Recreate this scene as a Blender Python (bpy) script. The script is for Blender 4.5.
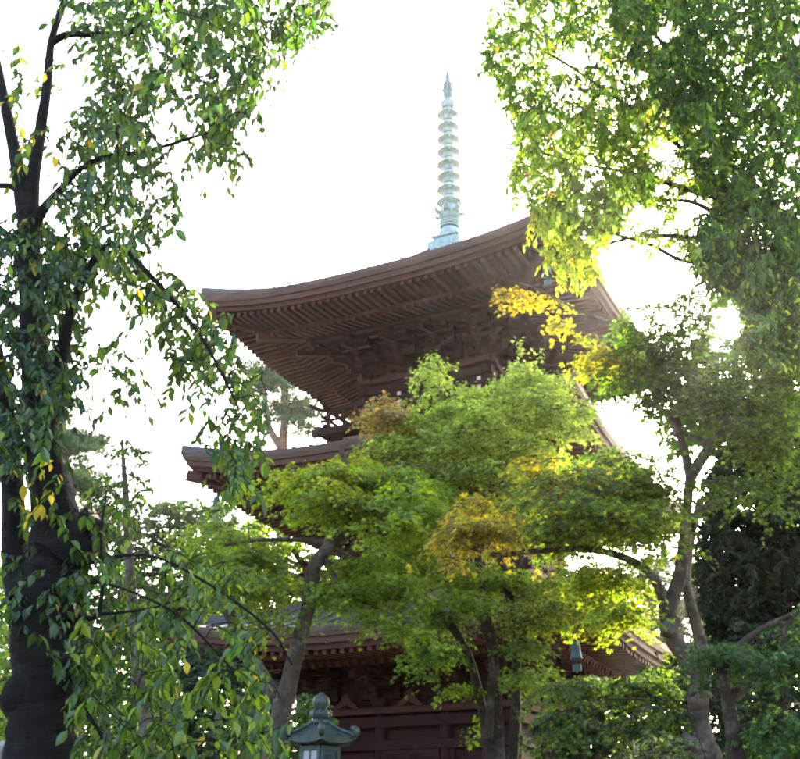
import bpy, math, random
import numpy as np
from mathutils import Matrix, Vector

# ------------------------------------------------------------------ camera
sc = bpy.context.scene
for o in list(bpy.data.objects):
    bpy.data.objects.remove(o)
F, TH, RO = 1069.55, .420, .007          # focal length in photo pixels, pitch, roll
EYE = np.array([0., 0., 1.6])
RT = np.array([1., 0, 0]); FW = np.array([0, math.cos(TH), math.sin(TH)]); UP = np.array([0, -math.sin(TH), math.cos(TH)])
cR = math.cos(RO) * RT + math.sin(RO) * UP; cU = -math.sin(RO) * RT + math.cos(RO) * UP
cam = bpy.data.cameras.new('camera'); camo = bpy.data.objects.new('camera', cam); sc.collection.objects.link(camo)
cam.sensor_fit = 'HORIZONTAL'; cam.sensor_width = 36; cam.lens = F / 800 * 36
cam.clip_end = 3000; cam.clip_start = .05
m = Matrix.Identity(4)
for i in range(3):
    m[i][0], m[i][1], m[i][2], m[i][3] = cR[i], cU[i], -FW[i], EYE[i]
camo.matrix_world = m
sc.camera = camo

# ------------------------------------------------------------------ sky, sun, exposure
SUN_EL, SUN_AZ = 25.8, 19.0
w = bpy.data.worlds.new("World"); sc.world = w; w.use_nodes = True
nt = w.node_tree
sky = nt.nodes.new('ShaderNodeTexSky'); sky.sky_type = 'NISHITA'; sky.sun_disc = False
sky.sun_elevation = math.radians(SUN_EL); sky.sun_rotation = math.radians(SUN_AZ)
sky.air_density = 1.0; sky.dust_density = 6.0; sky.ozone_density = 1.0
nt.links.new(sky.outputs[0], nt.nodes['Background'].inputs[0]); nt.nodes['Background'].inputs[1].default_value = .15
sun = bpy.data.lights.new('sun', 'SUN'); sun.energy = 4.5; sun.angle = math.radians(.5); sun.color = (1, .87, .68)
suno = bpy.data.objects.new('sun', sun); sc.collection.objects.link(suno)
sd = Vector((math.sin(math.radians(SUN_AZ)) * math.cos(math.radians(SUN_EL)), math.cos(math.radians(SUN_AZ)) * math.cos(math.radians(SUN_EL)), math.sin(math.radians(SUN_EL))))
suno.rotation_euler = (-sd).to_track_quat('-Z', 'Y').to_euler(); suno.location = (10, 20, 40)
vs = sc.view_settings
vs.view_transform = 'Standard'; vs.look = 'None'; vs.gamma = 1; vs.use_curve_mapping = False
vs.exposure = 3.75
sc.render.engine = 'CYCLES'
sc.cycles.filter_width = 2.1
sc.cycles.max_bounces = 9; sc.cycles.diffuse_bounces = 6; sc.cycles.glossy_bounces = 2; sc.cycles.transmission_bounces = 5
sc.cycles.sample_clamp_indirect = 6

# ------------------------------------------------------------------ helpers
col = sc.collection
def ray(u, v):
    c, s = math.cos(RO), math.sin(RO); x = u - 400; y = v - 379.5
    return FW + RT * ((c * x + s * y) / F) - UP * ((-s * x + c * y) / F)
def at(u, v, Y):
    r = ray(u, v); return r * (Y / r[1]) + EYE
def depth(p): return float((np.asarray(p) - EYE) @ FW)
def project(P):
    P = np.asarray(P, float) - EYE; d = P @ FW; X = F * (P @ RT) / d; Y = -F * (P @ UP) / d
    c, s = math.cos(RO), math.sin(RO)
    return 400 + c * X - s * Y, 379.5 + s * X + c * Y, d

def link(name, data, parent=None, mat=None):
    o = bpy.data.objects.new(name, data); col.objects.link(o)
    if parent: o.parent = parent
    if mat is not None and data is not None and not data.materials: data.materials.append(mat)
    return o
def tag(o, label=None, cat=None, group=None, kind=None):
    if label: o['label'] = label
    if cat: o['category'] = cat
    if group: o['group'] = group
    if kind: o['kind'] = kind
    return o
def empty(name, loc=(0, 0, 0), rz=0):
    o = bpy.data.objects.new(name, None); col.objects.link(o); o.location = loc; o.rotation_euler = (0, 0, rz); o.empty_display_size = .2
    return o

class MB:
    """collects faces; build() links them as one mesh object"""
    def __init__(s): s.v = []; s.f = []
    def add(s, vs_, fs):
        n = len(s.v); s.v += [tuple(map(float, p)) for p in vs_]; s.f += [tuple(i + n for i in f) for f in fs]
    def box(s, c, d, T=None):
        x, y, z = c; a, b, e = d[0] / 2, d[1] / 2, d[2] / 2
        V = [(x + i * a, y + j * b, z + k * e) for k in (-1, 1) for j in (-1, 1) for i in (-1, 1)]
        if T: V = [T(*p) for p in V]
        s.add(V, [(0, 2, 3, 1), (4, 5, 7, 6), (0, 1, 5, 4), (2, 6, 7, 3), (0, 4, 6, 2), (1, 3, 7, 5)])
    def taper(s, c, d0, d1, h, T=None):
        """block with bottom size d0 and top size d1, c = centre of bottom"""
        x, y, z = c
        V = [(x + i * d[0] / 2, y + j * d[1] / 2, z + k) for d, k in ((d0, 0), (d1, h)) for j in (-1, 1) for i in (-1, 1)]
        if T: V = [T(*p) for p in V]
        s.add(V, [(0, 2, 3, 1), (4, 5, 7, 6), (0, 1, 5, 4), (2, 6, 7, 3), (0, 4, 6, 2), (1, 3, 7, 5)])
    def beam(s, p, q, w_, h, T=None):
        p = np.array(p, float); q = np.array(q, float); d = q - p; d /= np.linalg.norm(d)
        side = np.cross(d, (0, 0, 1)); side /= np.linalg.norm(side); up = np.cross(side, d)
        V = [e + side * i * w_ / 2 + up * j * h / 2 for e in (p, q) for j in (-1, 1) for i in (-1, 1)]
        if T: V = [T(*k) for k in V]
        s.add(V, [(0, 2, 3, 1), (4, 5, 7, 6), (0, 1, 5, 4), (2, 6, 7, 3), (0, 4, 6, 2), (1, 3, 7, 5)])
    def lathe(s, prof, n=24, c=(0, 0), a0=0., caps=True):
        b = len(s.v)
        for r, z in prof:
            for k in range(n):
                a = a0 + 2 * math.pi * k / n; s.v.append((c[0] + r * math.cos(a), c[1] + r * math.sin(a), z))
        for i in range(len(prof) - 1):
            for k in range(n):
                k2 = (k + 1) % n; s.f.append((b + i * n + k, b + i * n + k2, b + (i + 1) * n + k2, b + (i + 1) * n + k))
        if caps:
            s.f.append(tuple(b + k for k in range(n))[::-1]); s.f.append(tuple(b + (len(prof) - 1) * n + k for k in range(n)))
    def grid(s, rows, close=False):
        """rows: list of equally long point lists"""
        b = len(s.v); n = len(rows[0])
        for r in rows: s.v += [tuple(map(float, p)) for p in r]
        for i in range(len(rows) - 1):
            for k in range(n - (0 if close else 1)):
                k2 = (k + 1) % n; s.f.append((b + i * n + k, b + i * n + k2, b + (i + 1) * n + k2, b + (i + 1) * n + k))
    def build(s, name, mat, parent=None, smooth=False):
        me = bpy.data.meshes.new(name); me.from_pydata(s.v, [], s.f); me.materials.append(mat)
        if smooth: me.shade_smooth()
        me.update()
        return link(name, me, parent)

def tube_arrays(P, Rr, n):
    P = np.asarray(P, float); Rr = np.asarray(Rr, float)
    k = len(P); t = np.gradient(P, axis=0); t /= np.linalg.norm(t, axis=1)[:, None] + 1e-9
    ref = np.array([.31, .87, .12]) if abs(t[0] @ np.array([.31, .87, .12])) < .9 else np.array([1., 0, 0])
    s = np.cross(t, ref); s /= np.linalg.norm(s, axis=1)[:, None] + 1e-9; q = np.cross(t, s)
    a = np.arange(n) * 2 * math.pi / n
    V = P[:, None] + (np.cos(a)[None, :, None] * s[:, None] + np.sin(a)[None, :, None] * q[:, None]) * Rr.reshape(k, -1, 1)
    i = np.arange(k - 1)[:, None] * n; j = np.arange(n)[None]; j2 = (j + 1) % n
    Fq = np.stack([i + j, i + j2, i + n + j2, i + n + j], -1).reshape(-1, 4)
    return V.reshape(-1, 3), Fq

class Big:
    """numpy mesh accumulator with equally sized faces and a colour per vertex"""
    def __init__(s, fv): s.V = []; s.F = []; s.C = []; s.n = 0; s.fv = fv
    def add(s, V, Fa, C=None):
        s.V.append(V); s.F.append(Fa + s.n); s.n += len(V)
        if C is not None: s.C.append(C)
    def build(s, name, mat, parent=None, smooth=False):
        V = np.concatenate(s.V); Fa = np.concatenate(s.F)
        me = bpy.data.meshes.new(name); me.vertices.add(len(V)); me.vertices.foreach_set('co', V.astype(np.float32).ravel())
        me.loops.add(Fa.size); me.loops.foreach_set('vertex_index', Fa.astype(np.int32).ravel())
        me.polygons.add(len(Fa)); me.polygons.foreach_set('loop_start', (np.arange(len(Fa)) * s.fv).astype(np.int32))
        if s.C:
            C = np.concatenate(s.C); a = me.attributes.new('col', 'FLOAT_COLOR', 'POINT')
            a.data.foreach_set('color', np.concatenate([C, np.ones((len(C), 1))], 1).astype(np.float32).ravel())
        me.update(calc_edges=True)
        me.polygons.foreach_set('use_smooth', np.full(len(Fa), smooth))
        me.materials.append(mat)
        return link(name, me, parent)

def catmull(P, k):
    P = np.asarray(P, float); Q = np.vstack([2 * P[0] - P[1], P, 2 * P[-1] - P[-2]]); out = []
    for i in range(len(P) - 1):
        a, b, c, d = Q[i:i + 4]
        for t in np.linspace(0, 1, k, endpoint=False):
            out.append(.5 * (2 * b + (c - a) * t + (2 * a - 5 * b + 4 * c - d) * t * t + (3 * b - a - 3 * c + d) * t ** 3))
    out.append(P[-1]); return np.array(out)

# ------------------------------------------------------------------ materials
def node_mat(name):
    mt = bpy.data.materials.new(name); mt.use_nodes = True
    t = mt.node_tree; return mt, t, t.nodes['Principled BSDF']
def mat_noise(name, c1, c2, scale=(4, 4, 4), rough=.7, bump=.15, metal=0., detail=6., fine=60., coat=0., bscale=None):
    mt, t, b = node_mat(name); N = t.nodes; L = t.links
    tc = N.new('ShaderNodeTexCoord'); mp = N.new('ShaderNodeMapping'); mp.inputs['Scale'].default_value = scale
    L.new(tc.outputs['Object'], mp.inputs['Vector'])
    n1 = N.new('ShaderNodeTexNoise'); n1.inputs['Scale'].default_value = 1; n1.inputs['Detail'].default_value = detail; n1.inputs['Roughness'].default_value = .65
    L.new(mp.outputs[0], n1.inputs['Vector'])
    r = N.new('ShaderNodeValToRGB'); r.color_ramp.elements[0].position = .3; r.color_ramp.elements[1].position = .72
    r.color_ramp.elements[0].color = (*c1, 1); r.color_ramp.elements[1].color = (*c2, 1)
    L.new(n1.outputs['Fac'], r.inputs[0]); L.new(r.outputs[0], b.inputs['Base Color'])
    b.inputs['Roughness'].default_value = rough; b.inputs['Metallic'].default_value = metal
    b.inputs['Specular IOR Level'].default_value = .35 if metal else .14
    n2 = N.new('ShaderNodeTexNoise'); n2.inputs['Scale'].default_value = fine; n2.inputs['Detail'].default_value = 4
    if bscale:
        m2 = N.new('ShaderNodeMapping'); m2.inputs['Scale'].default_value = bscale; L.new(tc.outputs['Object'], m2.inputs[0]); L.new(m2.outputs[0], n2.inputs['Vector'])
    else: L.new(tc.outputs['Object'], n2.inputs['Vector'])
    bp = N.new('ShaderNodeBump'); bp.inputs['Strength'].default_value = bump; bp.inputs['Distance'].default_value = .02
    L.new(n2.outputs['Fac'], bp.inputs['Height']); L.new(bp.outputs[0], b.inputs['Normal'])
    return mt
def leaf_mat(name, trans=.5, tint=(1.55, 1.45, .6), gloss=.05, rough=.38):
    mt = bpy.data.materials.new(name); mt.use_nodes = True; t = mt.node_tree; N = t.nodes; L = t.links
    N.remove(N['Principled BSDF']); out = N['Material Output']
    a = N.new('ShaderNodeAttribute'); a.attribute_name = 'col'
    d = N.new('ShaderNodeBsdfDiffuse'); L.new(a.outputs['Color'], d.inputs[0])
    mu = N.new('ShaderNodeMix'); mu.data_type = 'RGBA'; mu.blend_type = 'MULTIPLY'; mu.inputs['Factor'].default_value = 1; mu.clamp_result = False
    L.new(a.outputs['Color'], mu.inputs['A']); mu.inputs['B'].default_value = (*tint, 1)
    tr = N.new('ShaderNodeBsdfTranslucent'); L.new(mu.outputs['Result'], tr.inputs[0])
    mx = N.new('ShaderNodeMixShader'); mx.inputs[0].default_value = trans; L.new(d.outputs[0], mx.inputs[1]); L.new(tr.outputs[0], mx.inputs[2])
    g = N.new('ShaderNodeBsdfGlossy'); g.inputs['Roughness'].default_value = rough; g.inputs[0].default_value = (1, 1, 1, 1)
    m2 = N.new('ShaderNodeMixShader'); m2.inputs[0].default_value = gloss
    L.new(mx.outputs[0], m2.inputs[1]); L.new(g.outputs[0], m2.inputs[2]); L.new(m2.outputs[0], out.inputs[0])
    return mt
M = {}
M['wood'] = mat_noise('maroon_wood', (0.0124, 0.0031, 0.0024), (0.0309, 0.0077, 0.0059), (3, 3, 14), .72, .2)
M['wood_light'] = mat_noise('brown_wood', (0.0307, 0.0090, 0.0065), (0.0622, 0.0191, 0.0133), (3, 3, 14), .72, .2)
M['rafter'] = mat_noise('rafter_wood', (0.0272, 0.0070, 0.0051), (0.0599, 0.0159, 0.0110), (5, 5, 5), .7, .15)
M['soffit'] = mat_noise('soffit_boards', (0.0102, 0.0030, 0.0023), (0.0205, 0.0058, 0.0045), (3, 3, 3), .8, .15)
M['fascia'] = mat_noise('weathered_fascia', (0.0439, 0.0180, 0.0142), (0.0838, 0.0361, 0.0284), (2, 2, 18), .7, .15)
M['roof_rim'] = mat_noise('brown_roof_rim', (0.0421, 0.0247, 0.0197), (0.0973, 0.0582, 0.0466), (1.5, 1.5, 9), .6, .15)
M['copper'] = mat_noise('dull_copper_roof', (0.0490, 0.0441, 0.0434), (0.0910, 0.0840, 0.0826), (1.2, 1.2, 5), .5, .12, .0)
M['plaster'] = mat_noise('cream_plaster', (.44, .36, .31), (.60, .51, .45), (3, 3, 3), .85, .08)
M['verdigris'] = mat_noise('verdigris_bronze', (0.1196, 0.1927, 0.1920), (0.2852, 0.3608, 0.3600), (9, 9, 5), .55, .15)
M['bell'] = mat_noise('bell_bronze', (0.0245, 0.0420, 0.0462), (0.0595, 0.0875, 0.0910), (8, 8, 8), .5, .2)
M['bronze'] = mat_noise('lantern_bronze', (0.0123, 0.0223, 0.0208), (0.0476, 0.0673, 0.0601), (13, 13, 4), .5, .35, .25, detail=10, fine=45)
M['paper'] = mat_noise('white_lantern_pane', (0.2550, 0.2513, 0.2625), (0.3150, 0.3112, 0.3225), (8, 8, 8), .6, .03)
M['stone'] = mat_noise('grey_stone', (0.1120, 0.1085, 0.1050), (0.2380, 0.2310, 0.2240), (5, 5, 5), .85, .4)
M['white_carving'] = mat_noise('pale_carved_wood', (.30, .26, .21), (.50, .44, .36), (14, 14, 14), .8, .4)
def mat_bark(name, dark, mid, pale, lichen=.5, stretch=(6, 6, 6), bump=.9, band=0.):
    mt = mat_noise(name, dark, mid, stretch, .9, bump, 0, 9., fine=16); t = mt.node_tree; N = t.nodes; L = t.links; b = N['Principled BSDF']
    ramp = b.inputs['Base Color'].links[0].from_node; tc = [n for n in N if n.type == 'TEX_COORD'][0]
    n3 = N.new('ShaderNodeTexNoise'); n3.inputs['Scale'].default_value = 3.2; n3.inputs['Detail'].default_value = 8; n3.inputs['Roughness'].default_value = .7; L.new(tc.outputs['Object'], n3.inputs['Vector'])
    r3 = N.new('ShaderNodeValToRGB'); r3.color_ramp.elements[0].position = .52; r3.color_ramp.elements[1].position = .60; L.new(n3.outputs['Fac'], r3.inputs[0])
    ml = N.new('ShaderNodeMath'); ml.operation = 'MULTIPLY'; ml.inputs[1].default_value = lichen; L.new(r3.outputs[0], ml.inputs[0])
    mx = N.new('ShaderNodeMix'); mx.data_type = 'RGBA'; L.new(ml.outputs[0], mx.inputs['Factor']); L.new(ramp.outputs[0], mx.inputs['A']); mx.inputs['B'].default_value = (*pale, 1); L.new(mx.outputs['Result'], b.inputs['Base Color'])
    bp = [n for n in N if n.type == 'BUMP'][0]; bp.inputs['Distance'].default_value = .06; nz = bp.inputs['Height'].links[0].from_node; nz.inputs['Detail'].default_value = 8; nz.inputs['Roughness'].default_value = .7
    if band:
        mp = N.new('ShaderNodeMapping'); mp.inputs['Scale'].default_value = (1, 1, band); L.new(tc.outputs['Object'], mp.inputs[0]); L.new(mp.outputs[0], nz.inputs['Vector'])
    return mt
M['bark_dark'] = mat_bark('dark_cherry_bark', (0.0033, 0.0028, 0.0025), (0.0143, 0.0116, 0.0099), (.022, .021, .018), .6, (7, 7, 16), 1., 3.)
M['bark_grey'] = mat_bark('grey_maple_bark', (0.0255, 0.0185, 0.0138), (0.1020, 0.0768, 0.0593), (.14, .13, .112), .75)
M['bark_brown'] = mat_bark('brown_bark', (0.0150, 0.0102, 0.0078), (0.0544, 0.0371, 0.0276), (.13, .12, .10), .45)
M['bark_red'] = mat_noise('reddish_pine_bark', (0.0910, 0.0488, 0.0325), (0.1950, 0.1170, 0.0780), (4, 4, 3), .88, .7, fine=10)
M['cut_wood'] = mat_noise('sawn_wood', (.22, .16, .125), (.36, .28, .23), (10, 10, 10), .8, .3)
M['maple'] = leaf_mat('maple_leaf', .58, (1.45, 1.45, .5), .012)
M['cherry'] = leaf_mat('cherry_leaf', .42, (1.4, 1.5, .5), .022, .33)
M['broad'] = leaf_mat('broad_leaf', .52, (1.4, 1.45, .5), .014)
M['evergreen'] = leaf_mat('evergreen_leaf', .22, (1.4, 1.4, .6), .012, .4)
M['needle'] = leaf_mat('pine_needle', .3, (1.4, 1.4, .7), .01)
M['ground'] = mat_noise('mossy_earth', (.05, .045, .03), (.12, .11, .07), (.8, .8, .8), .95, .5, fine=30)

# ------------------------------------------------------------------ ground
g = MB(); n = 40
g.grid([[(-400 + 800 * i / n, -400 + 800 * j / n, 0) for i in range(n + 1)] for j in range(n + 1)])
tag(g.build('ground', M['ground']), kind='structure')

# ------------------------------------------------------------------ pagoda
PX, PY, YA = 1.309, 24.617, -.469
pag = tag(empty('pagoda', (PX, PY, 0), YA), 'dark red wooden three-storey pagoda with deep upturned eaves and bronze spire', 'pagoda')
def face(k):
    c, s = [(1, 0), (0, 1), (-1, 0), (0, -1)][k]
    return lambda x, y, z: (c * x - s * y, s * x + c * y, z)
def fpt(k, x, r, z): return face(k)(x, -r, z)

ST = [dict(a=4.74, zt=6.08, wh=2.2, zf=.95, zd=4.28, top=(2.25, 6.72)),
      dict(a=4.62, zt=9.88, wh=1.85, zf=7.02, zd=8.05, top=(2.05, 10.42)),
      dict(a=4.54, zt=13.92, wh=1.55, zf=10.80, zd=12.06, top=(.42, 16.15))]
SAG = .42
unit = MB(); unit.box((0, .5, 0), (1, 1, 1)); unit_me = bpy.data.meshes.new('rafter'); unit_me.from_pydata(unit.v, [], unit.f); unit_me.materials.append(M['rafter'])
_t = M['rafter'].node_tree; _b = _t.nodes['Principled BSDF']; _src = _b.inputs['Base Color'].links[0].from_socket
_oi = _t.nodes.new('ShaderNodeObjectInfo'); _mr = _t.nodes.new('ShaderNodeMapRange'); _mr.inputs[3].default_value = .6; _mr.inputs[4].default_value = 1.35; _t.links.new(_oi.outputs['Random'], _mr.inputs[0])
_mm = _t.nodes.new('ShaderNodeMix'); _mm.data_type = 'RGBA'; _mm.blend_type = 'MULTIPLY'; _mm.inputs['Factor'].default_value = 1; _t.links.new(_src, _mm.inputs['A']); _t.links.new(_mr.outputs[0], _mm.inputs['B']); _t.links.new(_mm.outputs['Result'], _b.inputs['Base Color'])
RJ = random.Random(5)
RAFT_Z = .105
def rafter_matrix(p, q, w_, h):
    p = Vector(p); d = Vector(q) - p; y = d.normalized(); x = y.cross(Vector((0, 0, 1))).normalized(); z = x.cross(y)
    mm = Matrix.Identity(4)
    for i in range(3): mm[i][0], mm[i][1], mm[i][2], mm[i][3] = x[i] * w_, d[i], z[i] * h, p[i]
    return mm

def bell(parent, p):
    b = MB(); x, y, z = p
    b.lathe([(.012, z + .30), (.012, z + .03)], 6, (x, y))
    b.lathe([(.02, z + .05), (.06, z + .03), (.08, z - .03), (.09, z - .18), (.11, z - .27), (.12, z - .29), (.1, z - .29), (.07, z - .05)], 14, (x, y))
    b.lathe([(.008, z - .05), (.008, z - .40)], 5, (x, y)); b.box((x, y, z - .44), (.16, .012, .12))
    return b.build('bell', M['bell'], parent, False)

def roof(i):
    S = ST[i]; a, zt = S['a'], S['zt']; ze = zt - SAG; rt, ztop = S['top']
    def lift(x, r=None):
        t = min(1, abs(x) / a); l = SAG * t ** 2.6
        if r is not None: l *= max(0, (r - 1.4) / (a - 1.4)) ** 1.2
        return l
    # covering: four curved slopes
    mb = MB(); ns, nr = 24, 14
    for k in range(4):
        rows = []
        for j in range(nr + 1):
            s = j / nr; r = a + (rt - a) * s
            gq = (.62 * s + .38 * s * s) if i < 2 else (.46 * s + .54 * s * s)
            rows.append([fpt(k, -r + 2 * r * q / ns, r, ze + (ztop - ze) * gq + SAG * abs(2 * q / ns - 1) ** 2.6 * max(0, 1 - s) ** 1.6) for q in range(ns + 1)])
        mb.grid(rows)
    rf = mb.build('roof', M['copper'], pag, True)
    # standing seams on the slopes
    for k in (0, 1, 3):
        sm = MB(); nn = 22
        for q in range(1, nn):
            x = -a + 2 * a * q / nn; pts = []
            r0 = max(rt, abs(x))
            for j in range(7):
                r = a - .01 + (r0 - a) * j / 6; s = (a - r) / (a - rt)
                gq = (.62 * s + .38 * s * s) if i < 2 else (.46 * s + .54 * s * s)
                pts.append((x, r, ze + (ztop - ze) * gq + SAG * (abs(x) / max(r, .01)) ** 2.6 * max(0, 1 - s) ** 1.6 + .015))
            for p, q2 in zip(pts[:-1], pts[1:]):
                if abs(p[1] - q2[1]) > .01: sm.beam(fpt(k, *p), fpt(k, *q2), .03, .035)
        sm.build('standing_seam', M['copper'], rf)['kind'] = 'stuff'
    # hip ridges
    for k in range(4):
        hr = MB(); pts = []
        for j in range(11):
            s = j / 10; r = a + (rt - a) * s
            gq = (.62 * s + .38 * s * s) if i < 2 else (.46 * s + .54 * s * s)
            pts.append(fpt(k, r, r, ze + (ztop - ze) * gq + SAG * max(0, 1 - s) ** 1.6 + .04))
        for p, q in zip(pts[:-1], pts[1:]): hr.beam(p, q, .22, .16)
        hr.build('hip_ridge', M['copper'], rf)
    # eave edge: three stacked bands per side
    prof = [('roof_edge', 'roof_rim', [(0, 0), (-.015, -.10), (-.05, -.19), (-.35, -.19)]),
            ('eave_board', 'fascia', [(-.09, -.193), (-.11, -.31), (-.4, -.31)]),
            ('eave_lath', 'wood_light', [(-.19, -.313), (-.20, -.42), (-.42, -.42)])]
    for k in range(4):
        for nm, mt, pr in prof:
            b = MB(); rows = []
            for dr, dz in pr:
                r = a + dr; rows.append([fpt(k, r * (2 * q / 40 - 1), r, ze + dz + lift(a * (2 * q / 40 - 1))) for q in range(41)])
            b.grid(rows); b.build(nm, M[mt], rf)
    # soffit boards above the rafters
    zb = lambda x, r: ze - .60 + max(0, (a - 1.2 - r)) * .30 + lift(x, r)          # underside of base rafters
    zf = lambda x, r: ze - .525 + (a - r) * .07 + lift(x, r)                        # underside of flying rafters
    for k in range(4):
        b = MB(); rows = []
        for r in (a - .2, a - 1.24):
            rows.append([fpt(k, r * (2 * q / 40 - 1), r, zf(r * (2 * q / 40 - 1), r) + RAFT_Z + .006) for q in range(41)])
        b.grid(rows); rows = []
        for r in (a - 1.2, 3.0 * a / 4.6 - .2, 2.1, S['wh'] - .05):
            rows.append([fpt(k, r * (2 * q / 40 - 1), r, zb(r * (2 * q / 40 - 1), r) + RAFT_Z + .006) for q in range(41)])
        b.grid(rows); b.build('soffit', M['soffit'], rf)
        # beam carrying the flying rafters
        b = MB(); r = a - 1.2; N_ = 24
        for q in range(N_):
            x0, x1 = r * (2 * q / N_ - 1), r * (2 * (q + 1) / N_ - 1)
            b.beam(fpt(k, x0, r, zb(x0, r) + RAFT_Z + .03), fpt(k, x1, r, zb(x1, r) + RAFT_Z + .03), .13, .10)
        b.build('eave_beam', M['wood_light'], rf)
    # rafters, two tiers
    rest = MB(); nR = 23; sp = (a - .22) / nR
    for k in range(4):
        for q in range(-nR, nR + 1):
            x = q * sp
            for tier in (0, 1):
                ro = a - .24 if tier else a - 1.12
                ri = max(a - 1.3, abs(x)) if tier else max(S['wh'], abs(x))
                if ro - ri < .06: continue
                fn = zf if tier else zb
                ro += RJ.uniform(-.015, .015); p = fpt(k, x + RJ.uniform(-.008, .008), ro, fn(x, ro) + RAFT_Z / 2); q2 = fpt(k, x, ri, fn(x, ri) + RAFT_Z / 2)
                if i == 2 and k != 2:
                    o = link('rafter', unit_me, rf); o.matrix_basis = rafter_matrix(p, q2, .085, RAFT_Z)
                else: rest.beam(p, q2, .085, RAFT_Z)
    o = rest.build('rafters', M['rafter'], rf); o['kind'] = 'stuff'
    # hip rafters and bells
    for k in range(4):
        b = MB()
        b.beam(fpt(k, S['wh'], S['wh'], zb(S['wh'], S['wh']) + .0), fpt(k, a - 1.0, a - 1.0, zb(a - 1.0, a - 1.0) - .02), .19, .24)
        b.beam(fpt(k, a - 1.25, a - 1.25, zf(a - 1.25, a - 1.25)), fpt(k, a - .12, a - .12, zf(a - .12, a - .12) + .02), .17, .22)
        b.build('hip_rafter', M['wood_light'], rf)
        p = fpt(k, a - .62, a - .62, zf(a - .62, a - .62) - .33); bell(rf, p)
    return rf, zb

def bracket_mesh(diag=1.0):
    """stepped bracket cluster in face coordinates: x along the wall, -y outwards, z up from the plate"""
    b = MB(); st = .34
    b.taper((0, 0, 0), (.22, .22 * diag), (.34, .34 * diag), .10); b.box((0, 0, .145), (.34, .34 * diag, .09))
    for t in range(3):
        z = .19 + t * .225; out = st * (t + 1) * diag
        b.box((0, -out / 2 + .05, z + .055), (.115, out + .1, .11))                     # arm outwards
        b.taper((0, -out, z + .11), (.13, .13), (.20, .20), .06); b.box((0, -out, z + .19), (.20, .20, .04))
        if diag == 1.0:
            for off in range(t + 1):
                yy = -st * off; L = .92 - .08 * off
                b.box((0, yy, z + .055), (L, .11, .11)); 
                for e in (-1, 1):
                    b.taper((e * (L / 2 - .09), yy, z + .11), (.12, .12), (.18, .18), .055); b.box((e * (L / 2 - .09), yy, z + .187), (.18, .18, .045))
    # tail rafter poking down and outwards
    b.beam((0, -.1, .78), (0, -1.32 * diag, .52), .115, .13)
    return b
br_me = bpy.data.meshes.new('bracket'); _b = bracket_mesh(); br_me.from_pydata(_b.v, [], _b.f); br_me.materials.append(M['wood'])
brc_me = bpy.data.meshes.new('corner_bracket'); _b = bracket_mesh(1.38); brc_me.from_pydata(_b.v, [], _b.f); brc_me.materials.append(M['wood'])

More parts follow.
